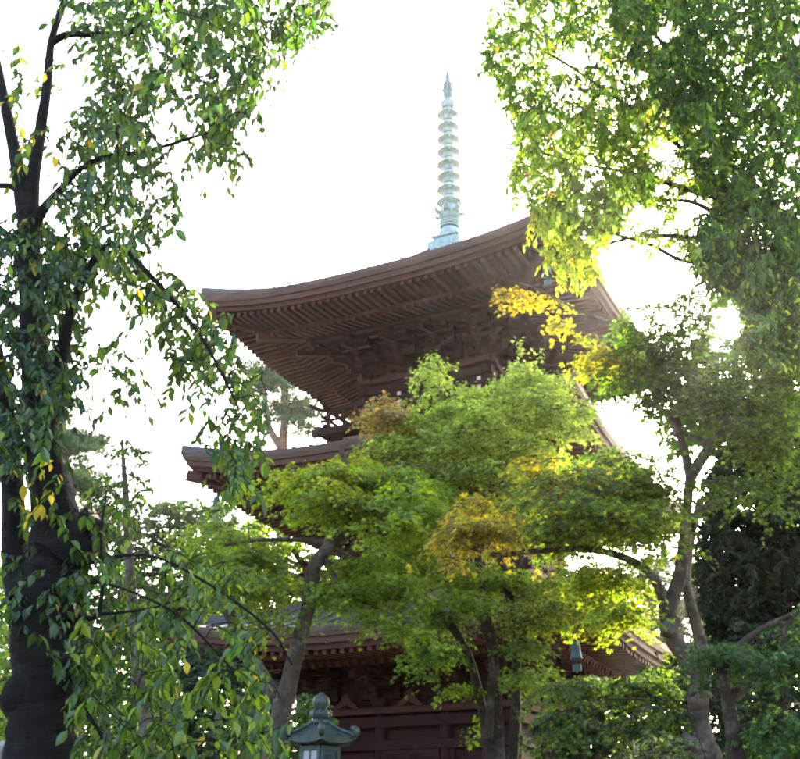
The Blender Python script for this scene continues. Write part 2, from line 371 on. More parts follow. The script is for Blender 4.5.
def storey(i):
    S = ST[i]; wh, zf, zd = S['wh'], S['zf'], S['zd']; bay = 2 * wh / 3
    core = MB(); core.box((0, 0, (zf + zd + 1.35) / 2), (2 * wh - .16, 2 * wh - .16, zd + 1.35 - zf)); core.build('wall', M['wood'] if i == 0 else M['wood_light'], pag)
    # columns
    for k in range(4):
        for q in range(3):
            x = -wh + q * bay
            c = MB(); p = fpt(k, x, wh, 0); c.lathe([(.125, zf), (.125, zd - .3), (.105, zd)], 14, (p[0], p[1])); c.build('column', M['wood'], pag, True)
    for k in range(4):
        T = face(k)
        # plate, tie beams
        b = MB(); b.box((0, -wh, zd + .06), (2 * wh + .5, .34, .12), T); b.build('wall_plate', M['wood_light'], pag)
        for zz, h, nm in ((zd - .16, .2, 'tie_beam'), (zf + .12, .2, 'sill_beam')):
            b = MB(); b.box((0, -wh - .04, zz), (2 * wh + .36, .16, h), T); b.build(nm, M['wood'], pag)
        if i == 0:
            b = MB(); b.box((0, -wh - .06, zd - .62), (2 * wh + .4, .18, .17), T); b.build('tie_beam', M['wood'], pag)
        # bays
        for q in (-1, 0, 1):
            x = q * bay; z0 = zf + .22; z1 = zd - (.72 if i == 0 else .27); hgt = z1 - z0
            if q == 0:
                d = MB(); d.box((x, -wh - .0, (z0 + z1) / 2), (bay - .26, .06, hgt), T); dd = d.build('door', M['wood'], pag)
                for e in (-1, 1):
                    l = MB(); ww = (bay - .42) / 2
                    l.box((x + e * (ww / 2 + .008), -wh - .05, (z0 + z1) / 2), (ww, .05, hgt - .12), T)
                    nrow = 3 if i == 0 else 1
                    for rr in range(nrow):
                        hh = (hgt - .12) / nrow; zc = z0 + .06 + hh * (rr + .5)
                        for dx, dz, sx, sz in ((0, hh / 2 - .04, ww, .07), (0, -hh / 2 + .04, ww, .07)): l.box((x + e * (ww / 2 + .008) + dx, -wh - .085, zc + dz), (sx, .03, sz), T)
                    for dx in (-ww / 2 + .03, ww / 2 - .03): l.box((x + e * (ww / 2 + .008) + dx, -wh - .087, (z0 + z1) / 2), (.06, .036, hgt - .12), T)
                    l.build('door_leaf', M['wood'], dd)
                fr = MB()
                for e in (-1, 1): fr.box((x + e * (bay / 2 - .15), -wh - .06, (z0 + z1) / 2), (.1, .12, hgt), T)
                fr.box((x, -wh - .06, z1 - .04), (bay - .22, .13, .08), T); fr.build('door_frame', M['wood'], dd)
            else:
                p = MB(); p.box((x, -wh - .005, (z0 + z1) / 2), (bay - .26, .05, hgt), T); pp = p.build('wall_panel', M['wood'] if i == 0 else M['plaster'], pag)
                n_ = 9
                for s_ in range(n_):
                    xx = x - (bay - .5) / 2 + (bay - .5) * s_ / (n_ - 1)
                    if i > 0: 
                        lb = MB(); lb.box((xx, -wh - .05, (z0 + z1) / 2), (.045, .06, hgt), T); lb.build('lattice_bar', M['wood'], pp)
                if i == 0:
                    fr = MB()
                    for e in (-1, 1): fr.box((x + e * (bay / 2 - .17), -wh - .05, (z0 + z1) / 2), (.08, .07, hgt), T)
                    fr.box((x, -wh - .052, (z0 + z1) / 2), (bay - .42, .07, .09), T); fr.build('panel_frame', M['wood'], pp)
            if i == 0:   # carved frog-leg struts between the brackets
                cv = MB(); zc = zd + .12
                cv.add([T(x + px * .30, -wh - .16 - dy, zc + pz * .30) for dy in (0, .05) for px, pz in ((-1, 0), (-.8, .25), (-.45, .5), (-.2, .95), (0, 1.1), (.2, .95), (.45, .5), (.8, .25), (1, 0), (.5, .05), (0, .3), (-.5, .05))],
                       [tuple(range(12, 24)), tuple(range(11, -1, -1))] + [(j, (j + 1) % 12, 12 + (j + 1) % 12, 12 + j) for j in range(12)])
                cv.build('carved_strut', M['wood_light'], pag)
    # brackets
    for k in range(4):
        ang = k * math.pi / 2
        for q in range(4):
            x = -wh + q * bay
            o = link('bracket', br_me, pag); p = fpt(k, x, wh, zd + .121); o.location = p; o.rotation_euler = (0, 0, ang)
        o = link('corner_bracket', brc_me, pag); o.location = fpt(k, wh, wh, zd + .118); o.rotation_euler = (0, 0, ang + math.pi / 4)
        # purlin resting on the outermost bracket blocks, and two inner ones
        for j, off in enumerate((1.02, .68, .34)):
            b = MB(); r = wh + off; zz = zd + .121 + (.86 if j == 0 else .86 - .0) + .06 + (0 if j == 0 else .0)
            b.box((0, -r, zz + j * .002), (2 * r + (.3 if j == 0 else 0), .15, .13), face(k)); b.build('purlin', M['wood'], pag)

def balcony(i):
    S = ST[i]; wh, zf = S['wh'], S['zf']; hw = wh + .78
    lower = ST[i - 1]['top'][1]
    # waist wall under the deck with a row of small brackets
    wb = MB(); wb.box((0, 0, (lower - .35 + zf - .12) / 2), (2 * (wh + .42), 2 * (wh + .42), zf - .12 - lower + .35)); wst = wb.build('waist_wall', M['plaster'], pag)
    for k in range(4):
        T = face(k); b = MB(); b.box((0, -(wh + .46), zf - .26), (2 * (wh + .5), .05, .035), T); b.build('waist_rail', M['wood'], wst)
        nn = 9
        for q in range(nn):
            x = -(wh + .3) + 2 * (wh + .3) * q / (nn - 1); b = MB(); b.box((x, -(wh + .48), zf - .26), (.08, .09, .15), T); b.build('waist_bracket', M['wood'], wst)
    d = MB(); d.box((0, 0, zf - .06), (2 * hw, 2 * hw, .11)); bal = d.build('balcony', M['wood_light'], pag)
    for k in range(4):
        T = face(k)
        e = MB(); e.box((0, -hw - .02, zf - .07), (2 * hw + .5, .13, .16), T); e.build('deck_edge', M['wood'], bal)
        for q in range(7):
            x = -hw + .1 + (2 * hw - .2) * q / 6
            if q == 6: continue
            p = MB(); p.box((x, -hw + .1, zf + .24), (.085, .085, .5), T); p.build('post', M['wood_light'], bal)
        for zz, ww in ((zf + .06, .075), (zf + .27, .06)):
            r = MB(); r.box((0, -hw + .1, zz), (2 * hw + .24, ww, ww), T); r.build('rail', M['wood'], bal)
        # top rail with upswept ends
        r = MB(); N_ = 30; L = hw + .42
        pts = [(L * (2 * q / N_ - 1), -hw + .1, zf + .52 + .22 * max(0, (abs(2 * q / N_ - 1) * L - hw + .15) / .57) ** 2) for q in range(N_ + 1)]
        for p, q in zip(pts[:-1], pts[1:]): r.beam(T(*p), T(*q), .085, .085)
        r.build('handrail', M['wood'], bal)

rf3 = None
for i in range(3):
    roof(i); storey(i)
    if i: balcony(i)
# stone platform with steps, ground storey veranda
b = MB(); b.box((0, 0, .3), (6.6, 6.6, .6)); b.box((0, 0, .64), (6.8, 6.8, .085)); b.build('platform', M['stone'], pag)
b = MB(); b.box((0, 0, .86), (5.6, 5.6, .14)); b.build('veranda', M['wood'], pag)
for s_ in range(3):
    b = MB(); b.box((0, -3.55 - .3 * s_, .25 - .1 * s_), (2.2, .3, .5 - .2 * s_)); b.build('step', M['stone'], pag)

# spire
def axis_z(v): return float(at(449, v, PY)[2])
sp = MB(); zb0 = ST[2]['top'][1]
zb0 += .18; sp.box((0, 0, zb0 - .12), (.92, .92, .60)); spire = sp.build('spire', M['verdigris'], pag)
b = MB(); b.box((0, 0, zb0 + .25), (.66, .66, .15)); b.box((0, 0, zb0 + .355), (.76, .76, .07)); b.build('spire_base', M['verdigris'], spire)
zz = zb0 + .391
b = MB(); b.lathe([(.30, zz), (.31, zz + .12), (.28, zz + .24), (.2, zz + .32)], 28); b.build('dome', M['verdigris'], spire, True)
z1 = zz + .31
b = MB()
for j in range(3): b.lathe([(.20, z1 + j * .075), (.285, z1 + j * .075 + .015), (.285, z1 + j * .075 + .055), (.20, z1 + j * .075 + .07)], 28)
b.build('collar', M['verdigris'], spire)
z2 = z1 + .24
b = MB(); b.lathe([(.20, z2), (.30, z2 + .10), (.31, z2 + .26), (.22, z2 + .40), (.18, z2 + .5)], 24); b.build('lotus_cup', M['verdigris'], spire, True)
for j in range(8):
    aa = j * math.pi / 4 + .2; b = MB(); pr = [(.27, .16, .09), (.40, .20, .08), (.47, .29, .05), (.50, .38, .012)]
    rows = []
    for r, dz, ww in pr: rows.append([(r * math.cos(aa) - e * ww * math.sin(aa) , r * math.sin(aa) + e * ww * math.cos(aa), z2 + dz - abs(e) * .012) for e in (-1, 0, 1)])
    for r, dz, ww in pr[::-1]: rows.append([(r * .97 * math.cos(aa) - e * ww * math.sin(aa) , r * .97 * math.sin(aa) + e * ww * math.cos(aa), z2 + dz + .02 - abs(e) * .012) for e in (-1, 0, 1)])
    b.grid(rows); b.build('petal', M['verdigris'], spire)
b = MB(); b.lathe([(.085, z2 + .4), (.06, axis_z(95))], 12); b.build('mast', M['verdigris'], spire, True)
for j in range(9):
    zc = axis_z(203.5 - j * 12.55); top = j == 8; R_ = .335 - .006 * j
    b = MB()
    if top: b.lathe([(.15, zc - .20), (.185, zc - .17), (.215, zc), (.20, zc + .02), (.09, zc + .07)], 24)
    else:
        b.lathe([(.12, zc - .165), (.145, zc - .16), (.175, zc - .05), (R_, zc + .0), (R_ + .012, zc + .025), (R_ - .06, zc + .055), (.17, zc + .13), (.14, zc + .22), (.10, zc + .225)], 24)
        for q in range(4):
            aa = q * math.pi / 2 + .5; b.lathe([(.022, zc - .075), (.016, zc - .03), (.005, zc + .02)], 6, (1.02 * R_ * math.cos(aa), 1.02 * R_ * math.sin(aa)))
    b.build('ring', M['verdigris'], spire)
zfl = axis_z(99)
b = MB()
for q in range(4):      # four openwork flame fins
    aa = q * math.pi / 4 + .3; out = [(0, 0), (.09, .04), (.17, .16), (.12, .22), (.19, .34), (.11, .42), (.15, .55), (.07, .62), (.08, .78), (.02, .98), (0, 1.0)]
    for sgn in (1, -1):
        V = [(sgn * r * math.cos(aa) - e * .012 * math.sin(aa), sgn * r * math.sin(aa) + e * .012 * math.cos(aa), zfl + z) for e in (-1, 1) for r, z in out]; nn = len(out)
        b.add(V, [tuple(range(nn)), tuple(range(2 * nn - 1, nn - 1, -1))] + [(j, j + 1, nn + j + 1, nn + j) for j in range(nn - 1)])
b.lathe([(.05, zfl - .12), (.04, zfl + .6), (.02, zfl + .98)], 8)
b.build('flame_finial', M['verdigris'], spire)
b = MB(); zj = axis_z(68); b.lathe([(.01, zj - .30), (.05, zj - .22), (.055, zj - .16), (.03, zj - .08), (.004, zj)], 12); b.build('jewel', M['verdigris'], spire, True)

# ------------------------------------------------------------------ bronze lantern
LD = 11.0
LD = 11.8; lc = at(320, 738, LD); zt_ = lambda v: float(at(320, v, LD)[2])
lan = tag(empty('lantern', (lc[0], lc[1], 0), 0), 'bluish green bronze hexagonal lantern with onion finial and white panes', 'lantern')
A0 = -math.pi / 2 + .10
def hexa(prof, name, mat, parent=lan, nn=6, smooth=False):
    b = MB(); b.lathe(prof, nn, (0, 0), A0); return b.build(name, mat, parent, smooth)
ze_ = zt_(745); k_ = (zt_(700) - zt_(738)) / 38
b = MB(); b.lathe([(.27, 0), (.27, .12)], 24); b.lathe([(.5, 0.0), (.5, .12)], 6, (0, 0), A0); b.build('plinth', M['stone'], lan)
b = MB(); b.lathe([(.34, .121), (.32, .22), (.20, .32), (.12, .42), (.10, .9), (.13, 1.0), (.13, 1.08), (.10, 1.18), (.10, ze_ - 1.05), (.14, ze_ - .92), (.27, ze_ - .75), (.31, ze_ - .66)], 24); b.build('shaft', M['bronze'], lan, True)
hexa([(.34, ze_ - .659), (.36, ze_ - .60), (.33, ze_ - .53)], 'tray', M['bronze'])
fb = hexa([(.225, ze_ - .529), (.225, ze_ - .02)], 'firebox', M['bronze'])
for j in range(6):
    a0, a1 = A0 + j * math.pi / 3, A0 + (j + 1) * math.pi / 3; am = (a0 + a1) / 2
    d = Vector((math.cos(am), math.sin(am), 0)); t_ = Vector((-math.sin(am), math.cos(am), 0)); ap = .225 * math.cos(math.pi / 6)
    def quadbox(b, x, z, sx, sz, o0, o1):
        V = [d * oo + t_ * (x + i * sx / 2) + Vector((0, 0, z + k2 * sz / 2)) for oo in (o0, o1) for k2 in (-1, 1) for i in (-1, 1)]
        b.add(V, [(0, 2, 3, 1), (4, 5, 7, 6), (0, 1, 5, 4), (2, 6, 7, 3), (0, 4, 6, 2), (1, 3, 7, 5)])
    b = MB()
    for e in (-1, 1): quadbox(b, e * .098, ze_ - .27, .03, .49, ap + .002, ap + .02)
    for z in (-.05, -.5): quadbox(b, 0, ze_ + z, .166, .04, ap + .002, ap + .018)
    if j % 2 == 1:
        for z in (-.165, -.28, -.39): quadbox(b, 0, ze_ + z, .166, .012, ap + .002, ap + .016)
        quadbox(b, 0, ze_ - .275, .012, .41, ap + .002, ap + .017)
        for gx in (-.0445, .0445):
            for gz in (-.118, -.222, -.335, -.435):
                pb = MB(); quadbox(pb, gx, ze_ + gz, .077, .10 if gz != -.118 else .088, ap + .001, ap + .006); pb.build('pane', M['paper'], fb)
    else:
        p0 = d * (ap + .002); rows = []
        for rr, oo in ((.03, .012), (.022, .012), (.018, 0.001)):
            rows.append([p0 + d * oo + t_ * rr * math.cos(q * .5236) + Vector((0, 0, ze_ - .13 + rr * math.sin(q * .5236))) for q in range(12)])
        b.grid(rows, True)
    b.build('window_frame' , M['bronze'], fb)
# roof with concave slopes and curled corners
rows = []
for s in np.linspace(0, 1, 9):
    r = .375 - (.375 - .105) * s; z = ze_ + .055 + .155 * (s ** 1.0 * .75 + .25 * s * s)
    row = []
    for j in range(6):
        for q in range(8):
            f = q / 8; p = np.array([math.cos(A0 + j * math.pi / 3), math.sin(A0 + j * math.pi / 3)]) * (1 - f) + np.array([math.cos(A0 + (j + 1) * math.pi / 3), math.sin(A0 + (j + 1) * math.pi / 3)]) * f
            row.append((p[0] * r, p[1] * r, z + .03 * abs(2 * f - 1) ** 3 * (1 - s) ** 2))
    rows.append(row)
low = [(x * .985, y * .985, z - .055) for x, y, z in rows[0]]; inn = [(x * .6, y * .6, ze_ - .01) for x, y, z in rows[0]]
b = MB(); b.grid([inn, low] + rows, True); lr = b.build('roof', M['bronze'], lan)
for j in range(6):
    aa = A0 + j * math.pi / 3; b = MB(); P = []
    for s in np.linspace(1, 0, 7): P.append((.10 + .275 * (1 - s), ze_ + .07 + .155 * (s * .75 + .25 * s * s) + .03 * (1 - s) ** 2))
    for t in np.linspace(0, 1, 8): P.append((.385 + .045 * math.sin(t * 3.6), ze_ + .075 + .075 * t * 1.0 + .012 * math.sin(t * 3)))
    V, Fa = tube_arrays([(r * math.cos(aa), r * math.sin(aa), z) for r, z in P], [.02] * 7 + [.03, .036, .038, .038, .038, .036, .032, .02], 8)
    b.add(V, [tuple(f) for f in Fa]); b.add([(P[-1][0] * math.cos(aa), P[-1][0] * math.sin(aa), P[-1][1] + .01)] + [tuple(v) for v in V[-8:]], [(0, q + 1, (q + 1) % 8 + 1) for q in range(8)])
    b.build('corner_curl', M['bronze'], lr, True)
zr = ze_ + .21
b = MB(); b.lathe([(.115, zr - .01), (.105, zr + .03), (.085, zr + .045)], 20); b.lathe([(.08, zr + .04), (.098, zr + .075), (.10, zr + .11), (.085, zr + .135)], 20)
for j in range(8):
    aa = j * math.pi / 4; b.lathe([(.006, zr + .05), (.026, zr + .09), (.02, zr + .13), (.004, zr + .145)], 6, (.092 * math.cos(aa), .092 * math.sin(aa)))
b.lathe([(.05, zr + .13), (.055, zr + .155), (.085, zr + .185), (.092, zr + .225), (.08, zr + .27), (.045, zr + .295), (.012, zr + .315)], 20); b.build('finial', M['bronze'], lan, True)

# ------------------------------------------------------------------ trees
def star_leaf():
    """five pointed lobes (maple): axis = +y, unit size"""
    V = []; Fa = []
    for a, l in ((90, .62), (42, .55), (138, .55), (-8, .40), (188, .40)):
        a = math.radians(a); b_ = len(V); wd = .34
        sx, sy = -math.sin(a) * .13, math.cos(a) * .13; bx, by = -.06 * math.cos(a), -.06 * math.sin(a)
        V += [(bx - sx, by - sy, .0), (l * math.cos(a), l * math.sin(a), -.10), (bx + sx, by + sy, 0)]
        Fa += [(b_, b_ + 1, b_ + 2)]
    return np.array(V), np.array(Fa)
def oval_leaf(wd=.24, fold=.09, fine=True):
    if fine:
        V = np.array([(0, 0, 0), (0, .33, -.0), (0, .68, -.03), (0, 1, -.12), (-wd * .8, .28, fold), (-wd, .5, fold), (-wd * .55, .78, fold * .4), (wd * .8, .28, fold), (wd, .5, fold), (wd * .55, .78, fold * .4)])
        Fa = np.array([(0, 1, 4), (1, 5, 4), (1, 2, 5), (2, 6, 5), (2, 3, 6), (0, 7, 1), (1, 7, 8), (1, 8, 2), (2, 8, 9), (2, 9, 3)])
    else:
        V = np.array([(0, 0, 0), (-wd, .45, fold), (0, 1, -.08), (wd, .45, fold)]); Fa = np.array([(0, 2, 1), (0, 3, 2)])
    return V, Fa
def tuft():
    rg = np.random.default_rng(3); V = []; Fa = []
    for k in range(14):
        a = rg.uniform(0, 6.28); e = rg.uniform(.05, 1.3); d = np.array([math.cos(a) * math.cos(e), math.sin(a) * math.cos(e), math.sin(e)]); s = np.cross(d, (.2, .3, 1)); s /= np.linalg.norm(s)
        V += [s * .05, -s * .05, d]; Fa.append((3 * k, 3 * k + 1, 3 * k + 2))
    return np.array(V), np.array(Fa)
LEAF = {'star': star_leaf(), 'oval': oval_leaf(), 'oval_s': oval_leaf(.22, .06, False), 'broad_s': oval_leaf(.30, .06, False), 'tuft': tuft()}

# gaps in the foliage where the sky breaks through: (u, v, rx, ry)
GAPS = [(728, 326, 17, 19), (716, 345, 7, 9)]
def inpoly(pu, pv, poly):
    poly = np.asarray(poly, float); x0, y0 = poly[:, 0], poly[:, 1]; x1, y1 = np.roll(x0, -1), np.roll(y0, -1)
    c = np.zeros(len(pu), bool)
    for a, b_, d, e in zip(x0, y0, x1, y1):
        hit = ((b_ > pv) != (e > pv)) & (pu < (d - a) * (pv - b_) / (e - b_ + 1e-9) + a); c ^= hit
    return c
def norm(a): return a / (np.linalg.norm(a, axis=-1, keepdims=True) + 1e-9)

DENS = {'oval': (2.7, 1.4, .84), 'oval_s': (2.2, 1.2, 1.22), 'broad_s': (1.5, 1.1, 1.45)}
class Tree:
    def __init__(s, name, label, D, bark, leafmat, leafkind, seed, cat='tree', group=None, leaf_name='crown'):
        s.D = D; s.rg = np.random.default_rng(seed); s.bark = bark; s.leafmat = leafmat; s.kind = leafkind; s.leaf_name = leaf_name
        s.nodes = []; s.nr = []; s.tr = Big(4); s.tw = Big(4); s.lp = []; s.ld = []; s.ln = []; s.ls = []; s.lc = []
        s.root = tag(empty(name), label, cat, group); s.based = False; s.phase = float(s.rg.uniform(0, 1))
    def limb(s, pts, sides=10, knob=.06, base=False, k=6, into='tr'):
        P = []; Rr = []
        for p in pts:
            q = at(p[0], p[1], s.D + (p[3] if len(p) > 3 else 0)); P.append(q); Rr.append(max(.003, p[2] / 2 * depth(q) / F))
        if base:
            q = P[0]; P = [np.array([q[0], q[1], -.15]), np.array([q[0], q[1], .35])] + P if q[2] > .8 else P; Rr = [Rr[0] * 1.7, Rr[0] * 1.15] + Rr if q[2] > .8 else Rr
            s.root.location = (q[0], q[1], 0); s.off = np.array([q[0], q[1], 0]); s.based = True
        X = catmull(np.column_stack([P, Rr]), k); C = X[:, :3]; rr = np.maximum(X[:, 3], .003)
        if knob:
            nz = s.rg.normal(0, knob, (len(C), sides)); nz = (nz + np.roll(nz, 1, 1) + np.roll(nz, -1, 1)) / 1.7; nz = np.apply_along_axis(lambda q: np.convolve(np.pad(q, 4, mode='edge'), np.ones(9) / 4, 'valid'), 0, nz); rr2 = rr[:, None] * (1 + nz)
            C = C + s.rg.normal(0, 1, C.shape) * rr[:, None] * .02
        else: rr2 = np.repeat(rr[:, None], sides, 1)
        V, Fa = tube_arrays(C, rr2, sides); getattr(s, into).add(V, Fa)
        s.nodes += list(C[2 if base else 1:]); s.nr += list(rr[2 if base else 1:])
    def branch_to(s, target, rmin=.004, grow=.006, sides=5, sag=.12, into='tw', cap=.05):
        k = len(s.nodes)
        if not hasattr(s, 'buf'): s.buf = np.zeros((60000, 3)); s.bn = 0
        if k > s.bn: s.buf[s.bn:k] = s.nodes[s.bn:k]; s.bn = k
        N = s.buf[:k]; d = np.linalg.norm(N - target, axis=1) + .5 * np.maximum(0, N[:, 2] - target[2]); j = int(np.argmin(d)); a = N[j]; L = np.linalg.norm(target - a)
        if L < .03: return
        r0 = min(s.nr[j] * .75, cap, rmin + grow * L); mid = (a + target) / 2 + np.array([0, 0, sag * L]) + s.rg.normal(0, .07, 3) * L
        X = catmull(np.array([a, mid, target]), 3); sides = 5 if s.kind == 'oval' else 3; rr = np.linspace(r0, rmin, len(X)); V, Fa = tube_arrays(X, rr, sides); getattr(s, into).add(V, Fa)
        s.nodes += list(X[2:]); s.nr += list(rr[2:])
    def leaves(s, P, D_, N_, S_, C_): s.lp.append(P); s.ld.append(norm(D_)); s.ln.append(N_); s.ls.append(S_); s.lc.append(C_)
    def points(s, poly, n, sd, holes=(), inset=0):
        poly = np.asarray(poly, float); lo, hi = poly.min(0), poly.max(0); out = np.zeros((0, 2))
        while len(out) < n:
            q = s.rg.uniform(lo, hi, (n * 3, 2)); ok = inpoly(q[:, 0], q[:, 1], poly)
            for h in list(holes) + GAPS: ok &= ((q[:, 0] - h[0]) / h[2]) ** 2 + ((q[:, 1] - h[1]) / h[3]) ** 2 > 1
            if inset:
                ok2 = ok.copy(); pm = inset * F / s.D
                for du, dv in ((-.5, 0), (.5, 0), (0, -.22), (0, .12)): ok2 &= inpoly(q[:, 0] + du * pm, q[:, 1] + dv * pm, poly)
                if ok2.sum() > .06 * len(q): ok = ok2
            out = np.vstack([out, q[ok]])
        out = out[:n]; dd = s.D + s.rg.normal(0, sd, n)
        return np.array([at(u, v, y) for (u, v), y in zip(out, dd)])
    def colour(s, c, n, var=.22, pal=None):
        c = np.array(c); base = c * np.exp(s.rg.normal(0, var * .6)); C = base[None] * np.exp(s.rg.normal(0, var, (n, 1))) * np.exp(s.rg.normal(0, .07, (n, 3)))
        if pal is not None and len(pal):
            f = s.rg.uniform(0, 1, n)
            for cc, pr in pal:
                k = f < pr; C[k] = np.array(cc)[None] * np.exp(s.rg.normal(0, .2, (k.sum(), 1))); f = np.where(k, 9, f - pr)
        return C
    def pads(s, poly, n, c, rad=.42, per=110, size=.06, sd=.6, holes=(), droop=.35, pal=None, thick=.05, tilt=.18, var=.22):
        """layered flat sprays of leaves, as maples carry them"""
        if s.kind == "star": n = int(n * 1.15); per = int(per * 1.15); size *= 1.38; rad *= 1.15; thick *= .6; sd *= .8
        cen = np.mean([p[:2] for p in poly], 0); cc = at(cen[0], cen[1], s.D)
        PP = s.points(poly, n, sd, holes, rad); N0 = np.array(s.nodes); order = np.argsort([np.min(np.linalg.norm(N0 - p, axis=1)) for p in PP])
        P2 = s.points(poly, n, sd, holes)
        for i in order:
            loose = i % 5 == 0; p = (P2[i] if loose else PP[i]).copy()
            if s.kind == 'star' and not loose: p[2] += .7 * ((round(p[2] / .45 + s.phase) - s.phase) * .45 - p[2])
            s.branch_to(p); R_ = rad * s.rg.uniform(.6, 1.3) * (.6 if loose else 1); m_ = max(6, int(per * (R_ / rad) ** 2 * s.rg.uniform(.75, 1.2)))
            kt = int(s.rg.integers(5, 9)); ta = s.rg.uniform(0, 6.283) + np.arange(kt) * 6.283 / kt + s.rg.normal(0, .25, kt); tl = s.rg.uniform(.5, 1.35, kt); wi = s.rg.integers(0, kt, m_)
            rho = R_ * tl[wi] * s.rg.uniform(.04, 1, m_) ** .7; th = ta[wi] + s.rg.normal(0, .17, m_) / (.35 + rho / R_)
            out = norm(np.array([p[0] - cc[0], p[1] - cc[1], 0]) + s.rg.normal(0, .3, 3) * [1, 1, 0]); sl = s.rg.normal(.12, tilt)
            X = np.column_stack([rho * np.cos(th), rho * np.sin(th), np.zeros(m_)])
            X[:, 2] = -droop * rho ** 2 / R_ - sl * (X @ out) + s.rg.normal(0, thick, m_)
            rad_d = np.column_stack([np.cos(th), np.sin(th), -.35 - .6 * rho / R_ * droop * 2]) + s.rg.normal(0, .45, (m_, 3))
            nn = np.array([0, 0, 1.]) + s.rg.normal(0, .38, (m_, 3)) + .35 * np.column_stack([np.cos(th), np.sin(th), np.zeros(m_)]) * (rho / R_)[:, None]
            s.leaves(p + X, rad_d, nn, size * s.rg.uniform(.65, 1.2, m_), s.colour(c, m_, var, pal))
            for q in range(kt):
                e = np.array([math.cos(ta[q]), math.sin(ta[q]), 0]) * R_ * tl[q]; e[2] = -droop * R_ * tl[q] ** 2 - sl * (e @ out)
                V, Fa = tube_arrays([p, p + e * [.5, .5, .27], p + e], [.0045, .003, .0015], 3); s.tw.add(V, Fa)
    def shoots(s, poly, n, c, L=.36, gap=.036, size=.1, sd=.6, holes=(), droop=1.0, pal=None, hang=.8, rise=.5, var=.22, up=0., rmin=.0035, hfac=1.0):
        """twigs with leaves set alternately along them"""
        kn, kg, ks = DENS[s.kind]; n = int(n * kn); gap /= kg; size *= ks
        PP = s.points(poly, n, sd, holes); N0 = np.array(s.nodes); order = np.argsort([np.min(np.linalg.norm(N0 - p, axis=1)) for p in PP])
        for i in order:
            l = L * s.rg.uniform(.6, 1.35); a = s.rg.uniform(0, 6.283); h = np.array([math.cos(a), math.sin(a), 0]) * hfac
            st = PP[i] - h * l * .35 + [0, 0, rise * l * .5]; s.branch_to(st, rmin, .007)
            t = np.linspace(0, 1, 7); T_ = st + h * (l * .75 * t)[:, None] + np.array([0, 0, 1.]) * (up * l * t - droop * l * .75 * t ** 1.7)[:, None]
            V, Fa = tube_arrays(T_[::2], np.linspace(rmin, .0015, 4), 3); s.tw.add(V, Fa)
            m_ = max(3, int(l / gap)); tt = np.clip((np.arange(m_) + .6) / m_ + s.rg.normal(0, .03, m_), .03, 1); P = np.column_stack([np.interp(tt, t, T_[:, k]) for k in range(3)])
            tang = norm(np.gradient(T_, axis=0)); tg = np.column_stack([np.interp(tt, t, tang[:, k]) for k in range(3)])
            side = norm(np.cross(tg, [0, 0, 1]) + 1e-4) * np.where(np.arange(m_) % 2, 1, -1)[:, None]
            d = tg * .7 + side * .75 + np.array([0, 0, -hang]) + s.rg.normal(0, .28, (m_, 3))
            nn = np.array([0, 0, 1.]) + s.rg.normal(0, .5, (m_, 3)) + side * .3 + tg * .3
            s.leaves(P, d, nn, size * s.rg.uniform(.45, 1.25, m_), s.colour(c, m_, var, pal))
    def finish(s, pick=0):
        P = np.concatenate(s.lp); D_ = np.concatenate(s.ld); N_ = np.concatenate(s.ln); S_ = np.concatenate(s.ls); C_ = np.concatenate(s.lc)
        u, v, d = project(P); ok = np.ones(len(P), bool)
        for h in GAPS: ok &= ((u - h[0]) / h[2]) ** 2 + ((v - h[1]) / h[3]) ** 2 > s.rg.uniform(.45, 1.1, len(P))
        P, D_, N_, S_, C_, u, v, d = (q[ok] for q in (P, D_, N_, S_, C_, u, v, d))
        side = norm(np.cross(D_, N_)); N_ = norm(np.cross(side, D_)); off = getattr(s, 'off', np.zeros(3))
        B_ = np.stack([side, D_, N_], 1)                       # rows: side, axis, normal
        sel = np.zeros(len(P), bool)
        if pick:
            infr = (u > 8) & (u < 792) & (v > 8) & (v < 750); score = np.where(infr, S_ / d, 0) * s.rg.uniform(.8, 1.2, len(P)); sel[np.argsort(-score)[:pick]] = True
            s.parts(P[sel] - off, B_[sel], S_[sel], C_[sel])
        k = ~sel; tv, tf = LEAF[s.kind]
        V = (P[k] - off)[:, None] + np.einsum('vi,nij->nvj', tv, B_[k]) * S_[k][:, None, None]; nv = len(tv)
        big = Big(3); big.add(V.reshape(-1, 3), (tf[None] + (np.arange(k.sum()) * nv)[:, None, None]).reshape(-1, 3), np.repeat(C_[k], nv, 0))
        o = big.build(s.leaf_name, s.leafmat, s.root); o['kind'] = 'stuff'
        for nm, B2, smooth in (('trunk', s.tr, True), ('branches', s.tw, True)):
            if B2.n:
                B2.V = [q - off for q in B2.V]; B2.build(nm, s.bark, s.root, smooth)
        return o
    def parts(s, P, B_, S_, C_):
        tv, tf = LEAF[s.kind]; lum = C_[:, 0] / C_[:, 1]; order = np.argsort(lum); groups = np.array_split(order, 28)
        for gidx in groups:
            me = bpy.data.meshes.new('leaf'); me.from_pydata([tuple(p) for p in tv], [], [tuple(map(int, f)) for f in tf])
            c = np.median(C_[gidx], 0); a = me.attributes.new('col', 'FLOAT_COLOR', 'POINT'); a.data.foreach_set('color', np.tile([*c, 1], len(tv)).astype(np.float32)); me.materials.append(s.leafmat)
            for i in gidx:
                o = link('leaf', me, s.root); mm = Matrix.Identity(4)
                for r in range(3):
                    for q in range(3): mm[r][q] = B_[i][q][r] * S_[i]
                    mm[r][3] = P[i][r]
                o.matrix_basis = mm

YEL = (.34, .27, .015); LIME = (.19, .25, .018); MID = (.125, .21, .018); DEEP = (.035, .085, .02); PINK = (.30, .17, .08)

